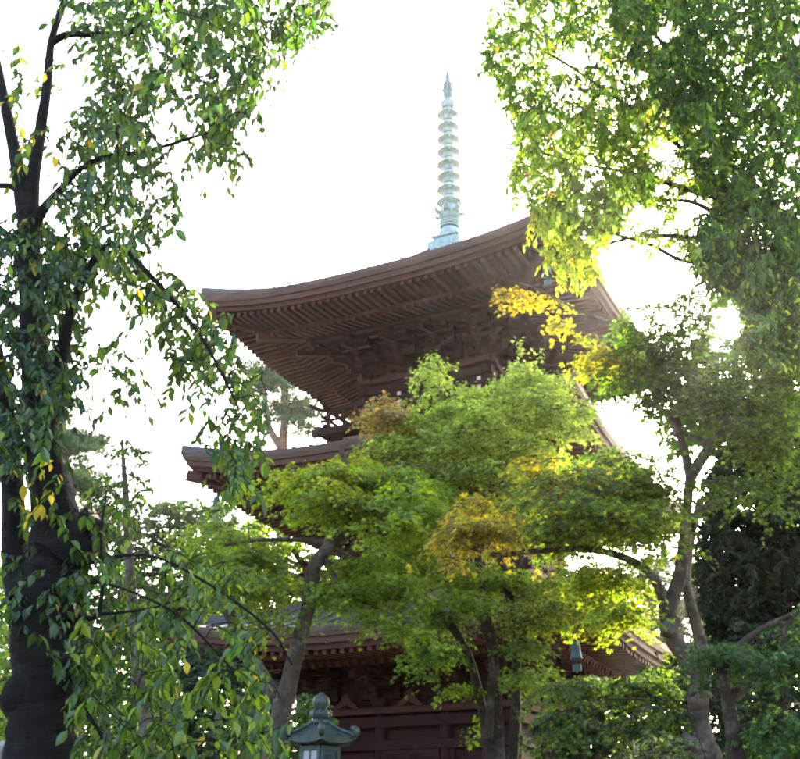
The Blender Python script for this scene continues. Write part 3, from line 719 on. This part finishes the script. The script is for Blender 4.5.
# --- large cherry at the left
t = Tree('cherry_tree', 'old cherry tree with thick black trunk, sawn limb stub and drooping leafy twigs', 6.3, M['bark_dark'], M['cherry'], 'oval', 1)
t.limb([(40, 775, 74), (40, 735, 66), (44, 700, 62), (46, 660, 66), (46, 620, 72), (50, 585, 74), (57, 560, 60), (56, 520, 46), (50, 480, 40), (42, 430, 33), (36, 380, 29), (33, 320, 26), (30, 265, 23), (28, 215, 21)], 18, .05, True)
t.limb([(30, 600, 50), (18, 570, 30, .05), (13, 530, 24, .1), (12, 480, 22, .15), (6, 420, 20, .2), (-6, 350, 18, .2)], 12, .05)
t.limb([(34, 715, 46), (20, 695, 44, -.05), (12, 690, 30, -.05)], 12, .05)                       # burl
t.limb([(28, 218, 22), (18, 170, 14), (6, 110, 11), (-4, 60, 9), (-15, 10, 7)], 9)
t.limb([(28, 218, 22), (34, 170, 14), (46, 95, 10), (52, 40, 8), (66, -5, 7)], 9)
t.limb([(52, 42, 8), (70, 34, 7), (100, 35, 7), (125, 33, 7), (142, 24, 6), (162, 0, 5), (190, -30, 4)], 8)
t.limb([(20, 192, 9), (10, 186, 7), (-10, 186, 6)], 7)
t.limb([(46, 430, 22), (75, 300, 10, -.4), (110, 245, 7, -.5), (150, 275, 5, -.5), (200, 335, 4, -.5), (235, 400, 3, -.5)], 7)   # long arching branch
t.limb([(28, 230, 14), (60, 190, 7, -.2), (95, 160, 5, -.3), (150, 150, 4, -.3), (215, 130, 3, -.3)], 7)
t.limb([(66, -5, 7), (130, -30, 6), (220, -25, 5), (300, -5, 4)], 7)
t.limb([(60, 608, 16), (84, 618, 6, -.2), (99, 612, 4.5, -.3), (103, 575, 3.6, -.3), (101, 535, 2.8, -.3), (107, 490, 1.8, -.3)], 7)       # sucker stem
t.limb([(97, 614, 4, -.3), (125, 612, 3, -.3), (160, 606, 2.4, -.3), (195, 592, 1.8, -.3)], 6)
t.limb([(72, 580, 7, -.1), (115, 586, 3, -.3), (170, 610, 3, -.3), (205, 640, 2.5, -.3), (250, 690, 2, -.3)], 6)
t.limb([(75, 566, 7, -.1), (145, 555, 2.6, -.3), (210, 585, 3, -.3), (270, 630, 2.5, -.3), (292, 665, 2, -.3)], 6)
t.limb([(72, 615, 7, -.1), (92, 635, 3, -.4), (60, 660, 3, -.6)], 6)
t.limb([(68, 690, 8, -.1), (95, 725, 4, -.2), (120, 770, 3, -.2)], 6)
CH = (.0185, .045, .0125); CH2 = (.027, .060, .012); CHY = [((.2, .16, .01), .008), ((.06, .105, .011), .14)]
R1 = [(60, 0), (120, -20), (340, -20), (330, 25), (300, 45), (262, 60), (250, 110), (240, 165), (215, 150), (200, 110), (170, 100), (145, 130), (110, 130), (85, 110), (110, 60), (70, 25)]
t.shoots(R1, 135, CH2, .34, .034, .1, .7, [(170, 115, 15, 20), (128, 62, 14, 10)], pal=CHY)
t.shoots([(75, 120), (135, 110), (165, 160), (180, 215), (150, 235), (110, 260), (60, 250), (40, 225), (60, 200)], 48, CH, .32, .034, .1, .6, [(150, 185, 10, 12)], pal=CHY)
t.shoots([(150, 140), (235, 130), (245, 185), (215, 195), (165, 180)], 7, CH2, .25, .04, .09, .5, pal=CHY)
t.shoots([(0, 60), (60, 55), (70, 130), (40, 160), (0, 150)], 7, CH2, .3, .04, .1, .5, pal=[(YEL, .1), ((.08, .13, .012), .3)])
t.shoots([(-20, 225), (45, 225), (75, 260), (80, 330), (65, 400), (40, 470), (-20, 480)], 80, (.012, .034, .012), .36, .032, .10, .55, pal=CHY)
t.shoots([(60, 225), (120, 235), (165, 265), (205, 300), (240, 350), (265, 400), (262, 470), (235, 490), (215, 450), (200, 400), (170, 360), (150, 310), (100, 290), (60, 280)], 66, CH2, .3, .034, .1, .35, pal=[(YEL, .01), ((.075, .12, .012), .25)])
t.shoots([(75, 320), (115, 330), (150, 380), (135, 410), (85, 380)], 7, CH2, .28, .04, .09, .4, pal=CHY)
t.shoots([(10, 470), (100, 475), (105, 620), (15, 640)], 9, CH2, .3, .036, .1, .2, pal=CHY, holes=[(35, 545, 12, 14)])
t.shoots([(75, 500), (120, 520), (115, 620), (70, 600)], 7, CH2, .3, .036, .1, .15, pal=CHY)
t.shoots([(20, 455), (60, 470), (50, 530), (20, 520)], 3, CH2, .3, .05, .1, .2, pal=[(YEL, .6)])
t.shoots([(15, 560), (85, 560), (95, 600), (20, 605)], 9, CH, .28, .036, .1, .25, pal=CHY, holes=[(35, 545, 10, 12)])
t.shoots([(45, 640), (115, 635), (110, 680), (50, 675)], 10, CH2, .3, .034, .1, .25, pal=CHY)
t.shoots([(90, 480), (135, 490), (180, 540), (200, 600), (175, 640), (120, 600), (95, 560)], 11, CH2, .3, .036, .09, .35, pal=[((.08, .13, .012), .3)])
t.shoots([(75, 620), (180, 610), (195, 680), (190, 770), (85, 770), (80, 690)], 30, CH2, .34, .032, .1, .45, pal=[(YEL, .008), ((.085, .135, .012), .38)])
t.shoots([(215, 630), (250, 620), (270, 680), (285, 735), (280, 790), (225, 790), (205, 700)], 17, CH2, .3, .034, .1, .3, pal=[(YEL, .01), ((.085, .135, .012), .3)])
t.shoots([(180, 560), (240, 570), (250, 620), (190, 620)], 7, CH2, .25, .04, .09, .3, pal=[((.085, .135, .012), .4)])
t.finish(pick=290)
# sawn stub: short limb cut off on a slant
stub = MB(); p0, p1, p2 = at(55, 565, 6.25), at(76, 545, 6.3), at(96, 522, 6.42)
X = catmull([p0, p1, p2], 4); rr = np.linspace(.17, .10, len(X)); V, Fa = tube_arrays(X, rr[:, None] * (1 + t.rg.normal(0, .05, (len(X), 14))), 14)
nrm = np.array([.86, -.08, .5]); nrm /= np.linalg.norm(nrm); ax = (p2 - p1) / np.linalg.norm(p2 - p1)
V[-14:] = V[-14:] - ax * (((V[-14:] - p2) @ nrm) / (ax @ nrm))[:, None]
stub.add(V - t.off, [tuple(map(int, f)) for f in Fa]); so = stub.build('limb_stub', M['bark_dark'], t.root, True)
cut = MB(); cut.add(list(V[-14:] - t.off + nrm * .004), [tuple(range(14))]); cut.build('cut_face', M['cut_wood'], so)

# --- slender trunk behind the cherry
t = Tree('slender_tree', 'slender tree with straight grey trunk among the drooping cherry twigs', 9.5, M['bark_grey'], M['broad'], 'oval_s', 2)
t.limb([(148, 775, 18), (140, 700, 15), (136, 640, 13), (130, 570, 10), (126, 500, 7), (122, 440, 3)], 10, .05, True)
t.shoots([(105, 455), (140, 440), (160, 480), (150, 520), (110, 520)], 22, CH2, .3, .03, .06, .3, droop=.4)
t.finish()

# --- maple with the bent grey trunk above the lantern
t = Tree('maple_tree', 'maple with bent smooth grey trunk rising behind the bronze lantern', 12.6, M['bark_grey'], M['maple'], 'star', 3, group=None)
t.limb([(274, 775, 26), (279, 725, 21), (287, 690, 18), (297, 650, 16), (307, 612, 14), (311, 590, 17), (313, 572, 14), (322, 555, 13), (338, 537, 11)], 12, .05, True)
t.limb([(338, 537, 13), (349, 510, 9), (348, 475, 6), (340, 445, 4)], 8)
t.limb([(338, 537, 12), (362, 522, 9), (388, 505, 6), (415, 478, 4)], 8)
t.limb([(332, 542, 9), (300, 540, 5), (262, 540, 4), (225, 545, 3)], 7)
t.limb([(355, 527, 8), (385, 533, 6), (412, 515, 4), (440, 505, 3)], 7)
t.limb([(322, 555, 8), (345, 590, 4), (380, 610, 3)], 6)
t.limb([(282, 712, 18, .2), (262, 675, 14, .3), (240, 635, 13, .4), (222, 600, 11, .4), (205, 570, 7, .4), (190, 550, 4, .4)], 9)
t.pads([(255, 482), (300, 466), (350, 458), (400, 465), (440, 475), (468, 505), (440, 530), (390, 535), (340, 520), (300, 515), (255, 500), (220, 500)], 95, MID, .40, 120, .062, .7, [(312, 545, 12, 10)], pal=[(LIME, .3)], droop=.3)
t.pads([(240, 488), (290, 468), (345, 458), (395, 464), (380, 485), (300, 492)], 30, LIME, .34, 100, .06, .6, pal=[(YEL, .25)])
t.pads([(180, 530), (240, 520), (290, 545), (300, 600), (285, 640), (250, 620), (215, 590), (185, 570)], 70, (.12, .19, .022), .38, 95, .06, .7, [(285, 560, 12, 8), (275, 600, 12, 10)], pal=[(LIME, .3)])
t.pads([(320, 560), (400, 555), (440, 590), (430, 640), (380, 625), (330, 610), (285, 640), (300, 600)], 46, MID, .40, 110, .062, .6, [(318, 548, 12, 10)], pal=[(LIME, .2)])
t.finish()

# --- tall light green maple in front of the pagoda
t = Tree('maple_tree', 'tall lime green maple with several slim stems before the pagoda doors', 14.2, M['bark_brown'], M['maple'], 'star', 4)
t.limb([(492, 775, 20), (486, 730, 11), (478, 690, 9), (468, 655, 8), (450, 625, 8), (425, 600, 5), (390, 560, 3)], 9, .05, True)
t.limb([(500, 765, 12), (497, 700, 10), (492, 640, 9), (482, 590, 8), (476, 540, 8), (470, 480, 6), (455, 430, 4), (440, 390, 3)], 9)
t.limb([(512, 765, 11, .2), (516, 700, 10, .2), (516, 640, 9, .2), (510, 600, 8, .2), (503, 575, 9, .2), (500, 520, 7, .2), (505, 460, 5, .2), (515, 400, 3, .2)], 9)
t.limb([(488, 740, 9, -.2), (492, 680, 7, -.2), (488, 640, 6, -.2), (470, 600, 5, -.2)], 7)
t.limb([(503, 575, 8, .2), (520, 560, 5), (545, 500, 4), (560, 440, 3)], 7)
t.limb([(516, 650, 6, .2), (540, 610, 4), (580, 600, 3), (620, 590, 2)], 6)
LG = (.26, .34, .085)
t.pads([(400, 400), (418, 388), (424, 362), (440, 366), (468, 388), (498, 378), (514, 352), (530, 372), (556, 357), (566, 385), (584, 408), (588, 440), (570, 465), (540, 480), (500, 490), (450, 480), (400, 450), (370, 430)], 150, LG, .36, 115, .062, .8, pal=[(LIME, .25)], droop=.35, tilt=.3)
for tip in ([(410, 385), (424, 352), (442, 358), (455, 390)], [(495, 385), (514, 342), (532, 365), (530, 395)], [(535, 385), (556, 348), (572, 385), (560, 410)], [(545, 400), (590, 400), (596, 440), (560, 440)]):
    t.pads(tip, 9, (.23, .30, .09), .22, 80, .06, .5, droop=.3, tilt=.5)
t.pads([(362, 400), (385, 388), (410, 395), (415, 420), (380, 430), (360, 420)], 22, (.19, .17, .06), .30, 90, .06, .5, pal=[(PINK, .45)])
t.pads([(352, 448), (400, 430), (470, 470), (520, 490), (515, 520), (470, 520), (420, 500), (380, 480), (350, 465)], 60, (.12, .17, .035), .36, 110, .062, .7, pal=[(PINK, .06), (LIME, .2)])
t.pads([(400, 500), (440, 500), (460, 560), (540, 560), (540, 600), (480, 610), (420, 600), (380, 560)], 60, MID, .38, 110, .062, .7, pal=[(LIME, .2)])
t.pads([(500, 580), (560, 560), (615, 570), (645, 605), (600, 645), (560, 620), (520, 640), (500, 620)], 50, (.11, .18, .025), .36, 110, .06, .6, pal=[(YEL, .15), (LIME, .2)], holes=[(600, 565, 10, 8)])
t.D += 1.2
t.pads([(340, 470), (430, 440), (540, 450), (600, 470), (610, 560), (560, 590), (470, 590), (400, 590), (350, 560)], 80, (.13, .21, .03), .4, 110, .062, .6, pal=[(LIME, .25)])
t.D -= 1.2
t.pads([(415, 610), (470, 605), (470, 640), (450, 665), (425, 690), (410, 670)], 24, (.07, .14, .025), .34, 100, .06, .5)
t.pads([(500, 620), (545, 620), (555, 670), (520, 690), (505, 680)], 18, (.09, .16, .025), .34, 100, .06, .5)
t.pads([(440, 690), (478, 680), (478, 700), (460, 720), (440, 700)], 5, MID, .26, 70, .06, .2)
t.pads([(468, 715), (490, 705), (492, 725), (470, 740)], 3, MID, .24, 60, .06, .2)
t.finish()

# --- maple with forked trunk at the right
t = Tree('maple_tree', 'gnarled maple with forked grey trunk, sweeping bough and yellow tipped leaves', 10.4, M['bark_grey'], M['maple'], 'star', 5)
t.limb([(712, 778, 28), (706, 745, 22), (700, 720, 19), (697, 700, 23), (701, 680, 19), (692, 664, 17), (678, 645, 17), (668, 625, 16), (672, 600, 14), (680, 575, 13), (684, 545, 11), (687, 510, 10), (690, 475, 10)], 16, .085, True)
t.limb([(690, 477, 12), (708, 450, 10), (730, 425, 8), (745, 411, 8), (753, 405, 7), (742, 398, 4), (728, 385, 3)], 8)
t.limb([(690, 477, 10), (683, 445, 8), (676, 428, 7), (670, 415, 5), (650, 402, 3)], 8)
t.limb([(712, 446, 9), (698, 440, 7), (682, 430, 6), (674, 410, 5), (664, 385, 4), (640, 335, 3), (610, 322, 2.5), (570, 306, 2.2), (545, 292, 2), (520, 283, 1.4)], 8)
t.limb([(668, 620, 14), (660, 590, 10), (648, 572, 9), (630, 560, 8), (600, 551, 7), (570, 549, 6), (530, 552, 6), (495, 555, 5), (465, 545, 4)], 8)
t.limb([(699, 706, 18), (691, 702, 14, -.1), (688, 695, 7, -.12)], 10, .1)
t.limb([(704, 748, 18), (690, 742, 12, -.1), (684, 733, 6, -.1)], 10, .1)
t.limb([(672, 622, 16), (666, 630, 14, -.1), (664, 636, 8, -.1)], 10, .1)
t.limb([(706, 700, 14, .4), (702, 650, 13, .5), (692, 610, 12, .5), (686, 580, 10, .4), (690, 540, 9, .4), (700, 500, 6, .4)], 9)
t.limb([(687, 520, 7), (740, 490, 5, .3), (790, 480, 3, .4)], 6)
DG = (.045, .09, .012)
t.pads([(598, 385), (606, 352), (640, 322), (690, 335), (712, 360), (745, 362), (800, 340), (810, 450), (760, 470), (700, 430), (660, 415), (610, 408), (600, 398)], 100, DG, .36, 110, .058, .6, [(640, 440, 30, 30), (690, 290, 30, 20), (636, 408, 10, 8)], pal=[((.10, .17, .02), .25)])
t.pads([(578, 340), (602, 335), (608, 372), (592, 372)], 7, (.16, .2, .02), .26, 70, .055, .3, pal=[(YEL, .4)])
t.pads([(605, 335), (625, 300), (700, 288), (712, 300), (708, 345), (640, 355)], 30, (.06, .12, .02), .28, 80, .055, .4)
t.pads([(515, 480), (555, 455), (600, 462), (640, 480), (680, 500), (682, 560), (640, 555), (590, 540), (540, 530), (515, 505)], 85, (.07, .13, .022), .36, 110, .058, .7, [(600, 562, 12, 6)], pal=[(LIME, .25), (YEL, .06)])
t.pads([(560, 562), (620, 568), (655, 595), (650, 625), (600, 612), (560, 600)], 24, (.12, .18, .018), .32, 100, .056, .4, pal=[(LIME, .25), (YEL, .05)])
t.pads([(690, 300), (748, 292), (760, 345), (700, 352)], 18, DG, .3, 90, .056, .5)
t.pads([(575, 440), (620, 450), (690, 465), (690, 510), (600, 510), (565, 470)], 26, (.06, .115, .016), .36, 110, .058, .5, pal=[(LIME, .2)])
t.pads([(742, 330), (815, 320), (815, 400), (745, 380)], 22, DG, .34, 100, .058, .5, pal=[((.10, .17, .02), .2)])
t.pads([(512, 460), (545, 448), (565, 470), (545, 500), (515, 500)], 16, (.17, .19, .02), .28, 80, .055, .4, pal=[(YEL, .4)])
t.pads([(432, 525), (450, 505), (490, 500), (520, 515), (520, 545), (480, 545), (455, 575), (432, 560)], 42, (.19, .18, .025), .26, 85, .055, .3, pal=[(YEL, .4), (PINK, .08)], droop=.5)
t.pads([(520, 515), (570, 520), (600, 545), (560, 550), (520, 545)], 14, (.11, .15, .03), .28, 80, .055, .3, pal=[(YEL, .15)])
t.pads([(690, 455), (760, 470), (805, 475), (805, 510), (730, 505), (705, 590), (690, 540)], 12, (.035, .075, .012), .30, 80, .058, .5, pal=[((.09, .16, .02), .25)])
t.pads([(488, 289), (520, 291), (552, 298), (548, 306), (515, 303), (490, 296)], 9, (.26, .22, .02), .17, 45, .05, .12, pal=[(YEL, .5), (PINK, .1)])
t.pads([(545, 312), (575, 308), (572, 328), (550, 332)], 5, (.22, .23, .02), .18, 50, .05, .12, pal=[(YEL, .4)])
t.finish()

# --- big zelkova overhanging from the upper right
t = Tree('zelkova_tree', 'large zelkova whose leafy canopy hangs in front of the top roof corner', 9.0, M['bark_brown'], M['broad'], 'oval_s', 6)
t.limb([(905, 775, 70), (900, 600, 60), (890, 450, 52), (870, 340, 44), (840, 285, 32)], 14, .05, True)
t.limb([(840, 285, 24), (790, 262, 14), (740, 250, 9), (690, 238, 6), (640, 236, 4), (590, 250, 3), (555, 265, 2)], 8)
t.limb([(850, 300, 22), (800, 240, 13), (740, 205, 9), (690, 190, 7), (640, 175, 5), (590, 165, 3), (530, 150, 2)], 8)
t.limb([(740, 205, 9), (700, 165, 6), (660, 130, 5), (620, 100, 4), (560, 60, 3), (520, 40, 2)], 8)
t.limb([(800, 240, 13), (760, 190, 8), (715, 150, 6), (700, 90, 4), (660, 40, 4), (620, 0, 3)], 8)
t.limb([(840, 285, 24), (820, 150, 16), (790, 60, 10), (760, -20, 7)], 9)
t.limb([(740, 250, 8), (690, 262, 5), (650, 245, 4), (600, 230, 3)], 7)
t.limb([(740, 235, 6), (700, 205, 5), (660, 200, 4), (600, 205, 2.5), (545, 200, 2)], 7)
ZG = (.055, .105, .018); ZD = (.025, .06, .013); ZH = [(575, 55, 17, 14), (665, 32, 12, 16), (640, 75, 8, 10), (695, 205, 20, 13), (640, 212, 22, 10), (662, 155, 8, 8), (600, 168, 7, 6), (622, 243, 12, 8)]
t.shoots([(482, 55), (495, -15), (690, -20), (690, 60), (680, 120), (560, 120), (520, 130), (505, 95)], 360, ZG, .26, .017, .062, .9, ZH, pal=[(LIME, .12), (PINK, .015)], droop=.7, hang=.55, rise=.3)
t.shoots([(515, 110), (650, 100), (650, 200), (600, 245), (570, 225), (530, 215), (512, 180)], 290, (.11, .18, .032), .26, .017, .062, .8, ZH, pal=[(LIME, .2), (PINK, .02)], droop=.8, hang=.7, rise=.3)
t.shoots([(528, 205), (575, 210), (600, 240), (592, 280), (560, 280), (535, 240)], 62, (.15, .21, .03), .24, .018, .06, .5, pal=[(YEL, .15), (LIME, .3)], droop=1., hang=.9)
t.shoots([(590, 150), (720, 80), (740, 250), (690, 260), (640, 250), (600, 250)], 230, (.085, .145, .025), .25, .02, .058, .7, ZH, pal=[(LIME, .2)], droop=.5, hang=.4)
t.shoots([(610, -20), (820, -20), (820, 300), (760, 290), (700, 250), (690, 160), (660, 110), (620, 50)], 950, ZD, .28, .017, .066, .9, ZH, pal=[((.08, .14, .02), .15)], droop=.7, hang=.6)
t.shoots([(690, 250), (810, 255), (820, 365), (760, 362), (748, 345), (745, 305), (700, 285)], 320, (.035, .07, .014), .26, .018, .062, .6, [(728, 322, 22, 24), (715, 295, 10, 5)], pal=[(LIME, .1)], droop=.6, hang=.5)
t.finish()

# --- low spreading maples at the lower right
t = Tree('low_maple', 'low spreading maple with layered green sprays beside the gnarled trunk base', 11.6, M['bark_grey'], M['maple'], 'star', 7)
t.limb([(600, 775, 12), (598, 745, 9), (600, 715, 7), (620, 700, 5), (650, 690, 4), (680, 680, 3)], 8, .05, True)
t.limb([(600, 715, 6), (580, 695, 4), (555, 690, 3)], 6)
for row in ([(545, 695), (575, 668), (600, 668), (605, 690), (570, 700)], [(590, 690), (620, 668), (655, 660), (690, 668), (690, 690), (640, 695)], [(535, 745), (565, 715), (610, 705), (625, 725), (580, 745)],
            [(600, 725), (640, 700), (700, 695), (700, 725), (640, 735)], [(620, 765), (650, 735), (700, 735), (700, 765)]):
    t.pads(row, 13, (.065, .12, .024), .42, 170, .05, .35, pal=[(LIME, .10)], droop=.55, thick=.03)
t.finish()
t = Tree('low_maple', 'dense green maple with dark reddish trunk under the dark evergreen', 8.2, M['bark_brown'], M['maple'], 'star', 8)
t.limb([(738, 778, 22), (735, 740, 16), (728, 700, 13), (724, 672, 8), (735, 650, 7), (760, 630, 5), (790, 615, 4)], 9, .05, True)
t.limb([(728, 700, 12), (780, 660, 7), (784, 630, 5), (800, 610, 3)], 7)
t.limb([(735, 730, 8), (770, 720, 5), (810, 710, 4)], 7)
t.limb([(724, 675, 8), (708, 660, 5), (690, 650, 3)], 6)
for row in ([(745, 660), (775, 625), (830, 600), (840, 630), (780, 655)], [(745, 690), (780, 655), (840, 640), (840, 670), (780, 690)], [(755, 725), (790, 690), (840, 680), (840, 710), (790, 725)],
            [(735, 765), (775, 725), (840, 715), (840, 750), (780, 765)], [(740, 790), (780, 755), (840, 750), (840, 790)]):
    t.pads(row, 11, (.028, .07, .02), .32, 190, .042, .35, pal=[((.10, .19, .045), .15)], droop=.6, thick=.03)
t.pads([(685, 645), (730, 632), (765, 645), (745, 672), (700, 668)], 12, (.03, .07, .02), .26, 130, .042, .3, droop=.5, thick=.03)
t.finish()

# --- dark evergreen behind on the right
t = Tree('evergreen_tree', 'very dark dense evergreen standing behind the gnarled forked maple', 14.5, M['bark_brown'], M['evergreen'], 'oval_s', 9)
t.limb([(770, 790, 40), (775, 640, 34), (780, 520, 26), (785, 440, 16), (790, 380, 8)], 10, .05, True)
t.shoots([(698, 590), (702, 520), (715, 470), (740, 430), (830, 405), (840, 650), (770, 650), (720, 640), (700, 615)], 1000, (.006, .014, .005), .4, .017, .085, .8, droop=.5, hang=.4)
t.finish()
# background broadleaf trees
def back_tree(name, label, D, poly, n, c, size, seed, trunk, L=.7, gap=.03, pal=None, sd=1.2, holes=(), mat='broad', bark='bark_brown', group=None, kind='broad_s', droop=.3, hang=.3):
    t = Tree(name, label, D, M[bark], M[mat], kind, seed, group=group)
    t.limb(trunk, 9, .05, True)
    t.shoots(poly, n, c, L, gap, size, sd, holes, droop, pal, hang, .4, rmin=.008)
    t.finish()
back_tree('broadleaf_tree', 'rounded dull green tree filling the gap behind the pagoda left corner', 36, [(120, 530), (160, 508), (190, 500), (225, 508), (245, 540), (250, 640), (110, 640)], 650, (.021, .042, .016), .115, 10, [(190, 775, 12), (188, 650, 10), (185, 560, 6)], 1.0, .03)
back_tree('broadleaf_tree', 'pale green sunlit tree seen between maple boughs left of pagoda', 30, [(200, 560), (260, 520), (330, 530), (340, 600), (260, 620), (200, 620)], 260, (.09, .14, .035), .13, 11, [(265, 775, 12), (265, 640, 9), (268, 560, 5)], .9, .035, holes=[(290, 560, 14, 8), (312, 545, 12, 8), (270, 605, 12, 8)])
back_tree('broadleaf_tree', 'bushy blue-green tree under the lowest roof left corner', 20, [(150, 660), (180, 645), (230, 660), (275, 690), (290, 775), (150, 775), (140, 700)], 420, (.011, .03, .015), .08, 12, [(215, 790, 14), (215, 740, 10), (215, 690, 5)], .6, .024)
back_tree('broadleaf_tree', 'grey-green tree behind the lowest roof right corner and forked trunk', 36, [(590, 590), (610, 570), (660, 560), (720, 570), (730, 640), (740, 700), (640, 700), (620, 640)], 420, (.03, .046, .026), .12, 13, [(690, 775, 12), (688, 700, 10), (680, 630, 6)], 1.0, .03, holes=[(680, 590, 8, 8), (690, 630, 9, 9), (715, 615, 6, 6)])
back_tree('broadleaf_tree', 'yellow-green sunlit tree showing left of the black cherry trunk', 16, [(-40, 560), (20, 570), (30, 640), (25, 775), (-60, 775)], 200, (.11, .18, .03), .09, 14, [(-20, 790, 14), (-20, 700, 10), (-10, 620, 5)], .5, .03)
back_tree('broadleaf_tree', 'green tree filling the space behind the lower cherry twigs', 26, [(60, 600), (130, 560), (160, 600), (160, 775), (60, 775)], 300, (.02, .045, .013), .11, 15, [(105, 790, 12), (105, 700, 9), (108, 610, 5)], .8, .03)
back_tree('broadleaf_tree', 'deep green tree behind the forked maple crown, beside the dark evergreen', 17, [(690, 345), (712, 305), (745, 285), (830, 265), (840, 460), (770, 480), (700, 450), (650, 470), (640, 500), (620, 470), (680, 420)], 520, (.028, .06, .012), .09, 16, [(840, 790, 30), (835, 600, 24), (810, 430, 12), (770, 390, 6)], .6, .028, holes=[(640, 440, 32, 30)])
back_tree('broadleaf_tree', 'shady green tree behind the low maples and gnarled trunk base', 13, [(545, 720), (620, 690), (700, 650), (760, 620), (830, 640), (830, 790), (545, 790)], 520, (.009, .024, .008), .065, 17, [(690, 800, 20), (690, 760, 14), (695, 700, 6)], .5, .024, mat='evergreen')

# --- far wood closing the view low down
t = Tree('woodland', 'dull green far wood closing the view behind the pagoda', 50, M['bark_brown'], M['broad'], 'broad_s', 40, cat='woodland', leaf_name='foliage')
t.limb([(400, 790, 10), (400, 740, 9), (400, 690, 5)], 7, .05, True)
for uu in range(-60, 900, 60): t.limb([(uu, 790, 10), (uu + 4, 740, 9), (uu - 3, 690, 5)], 6)
t.shoots([(-80, 640), (-20, 610), (60, 630), (120, 600), (200, 585), (260, 610), (300, 640), (560, 640), (600, 590), (650, 575), (700, 600), (740, 560), (800, 520), (880, 540), (880, 800), (-80, 800)], 1100, (.03, .055, .02), 1.5, .045, .27, 3.0, [(597, 566, 9, 7), (690, 632, 6, 6)], .3, None, .3, .4, rmin=.012)
t.finish(); t.root['kind'] = 'stuff'

# --- pines
def pine(label, D, trunk, limbs, polys, seed):
    t = Tree('pine_tree', label, D, M['bark_red'], M['needle'], 'tuft', seed, group='pines behind the pagoda')
    t.limb(trunk, 9, .05, True)
    for l in limbs: t.limb(l, 6)
    for poly, n in polys:
        t.pads(poly, n, (.022, .048, .02), 1.0, 60, .22, 1.0, droop=.12, thick=.07, tilt=.08)
    t.finish()
pine('pine with reddish forked trunk behind the middle roof of the pagoda', 40, [(282, 775, 17), (282, 600, 15), (283, 450, 10), (285, 420, 9), (284, 390, 6), (278, 365, 4)],
     [[(283, 450, 9), (270, 430, 7), (266, 405, 5), (262, 380, 4)], [(284, 410, 5), (305, 400, 3), (325, 398, 2)]],
     [([(245, 395), (270, 375), (310, 395), (335, 412), (330, 425), (290, 425), (255, 425)], 30), ([(240, 355), (275, 352), (300, 375), (300, 395), (260, 390), (240, 375)], 26), ([(300, 425), (330, 430), (325, 442), (300, 440)], 5)], 21)
pine('pine with layered dark tufts behind the black cherry trunk', 32, [(75, 775, 18), (72, 600, 15), (68, 500, 10), (64, 430, 6), (62, 405, 4)], [[(68, 480, 5), (95, 465, 3)], [(66, 450, 5), (90, 440, 3)]],
     [([(40, 400), (70, 398), (75, 420), (50, 430)], 14), ([(50, 430), (95, 432), (100, 450), (60, 460)], 22), ([(60, 460), (100, 465), (110, 490), (70, 500), (55, 480)], 26), ([(60, 500), (115, 500), (130, 540), (70, 550)], 26)], 22)

# --- shrubs
def shrub(name, label, D, poly, n, c, size, seed, base, L=.25, gap=.02, pal=None, bare=0):
    t = Tree(name, label, D, M['bark_brown'], M['broad'], 'broad_s', seed, cat='shrub')
    u, v, wd = base; t.limb([(u, v, wd), (u, v - 18, wd * .8), (u + 2, v - 40, wd * .5)], 7, .05, True)
    t.shoots(poly, n, c, L, gap, size, .35, (), .3, pal, .2, .4)
    for q in range(bare):
        t.branch_to(t.points(poly, 1, .3)[0] + [0, 0, .15], .003, .005, 4, .2)
    t.finish()
shrub('shrub', 'rounded grey-green clipped shrub directly behind the lantern finial', 15, [(288, 720), (298, 700), (312, 693), (328, 700), (334, 730), (332, 775), (285, 775)], 190, (.045, .085, .032), .05, 31, (312, 775, 8), .22, .018)
shrub('shrub', 'twiggy half bare shrub between cherry twigs and the maple trunk', 14, [(195, 735), (215, 700), (245, 690), (270, 715), (275, 775), (190, 775)], 70, (.045, .07, .026), .05, 32, (235, 775, 8), .25, .03, None, 70)
shrub('shrub', 'small upright shrub with pale leaf tips at the gnarled trunk foot', 7.4, [(630, 745), (660, 738), (690, 745), (690, 790), (625, 790)], 46, (.06, .085, .03), .03, 33, (660, 790, 5), .22, .025, [((.2, .2, .12), .12)])

# --- small grey post behind the cherry trunk
pp = at(2, 748, 13); b = MB(); b.lathe([(.10, -.05), (.10, pp[2] - .05), (.085, pp[2] + .02), (.05, pp[2] + .06), (.01, pp[2] + .075)], 12)
b.box((.22, .1, (pp[2] - .1) / 2), (.08, .08, pp[2] - .1)); po = b.build('marker_post', M['stone']); po.location = (pp[0], pp[1], 0)
tag(po, 'pale grey round topped post left of the black cherry trunk', 'post')

# ------------------------------------------------------------------ thin scattering volume added to imitate veiling glare of the lens
hz = MB(); hz.box((0, 0, 11.3), (810, 810, 24.6)); mt = bpy.data.materials.new('glare_haze'); mt.use_nodes = True; t_ = mt.node_tree; t_.nodes.remove(t_.nodes['Principled BSDF'])
pv = t_.nodes.new('ShaderNodeVolumePrincipled'); pv.inputs['Density'].default_value = .00014; pv.inputs['Color'].default_value = (.95, .95, .97, 1); pv.inputs['Anisotropy'].default_value = .8
t_.links.new(pv.outputs[0], t_.nodes['Material Output'].inputs['Volume']); tag(hz.build('glare_haze', mt), kind='stuff')
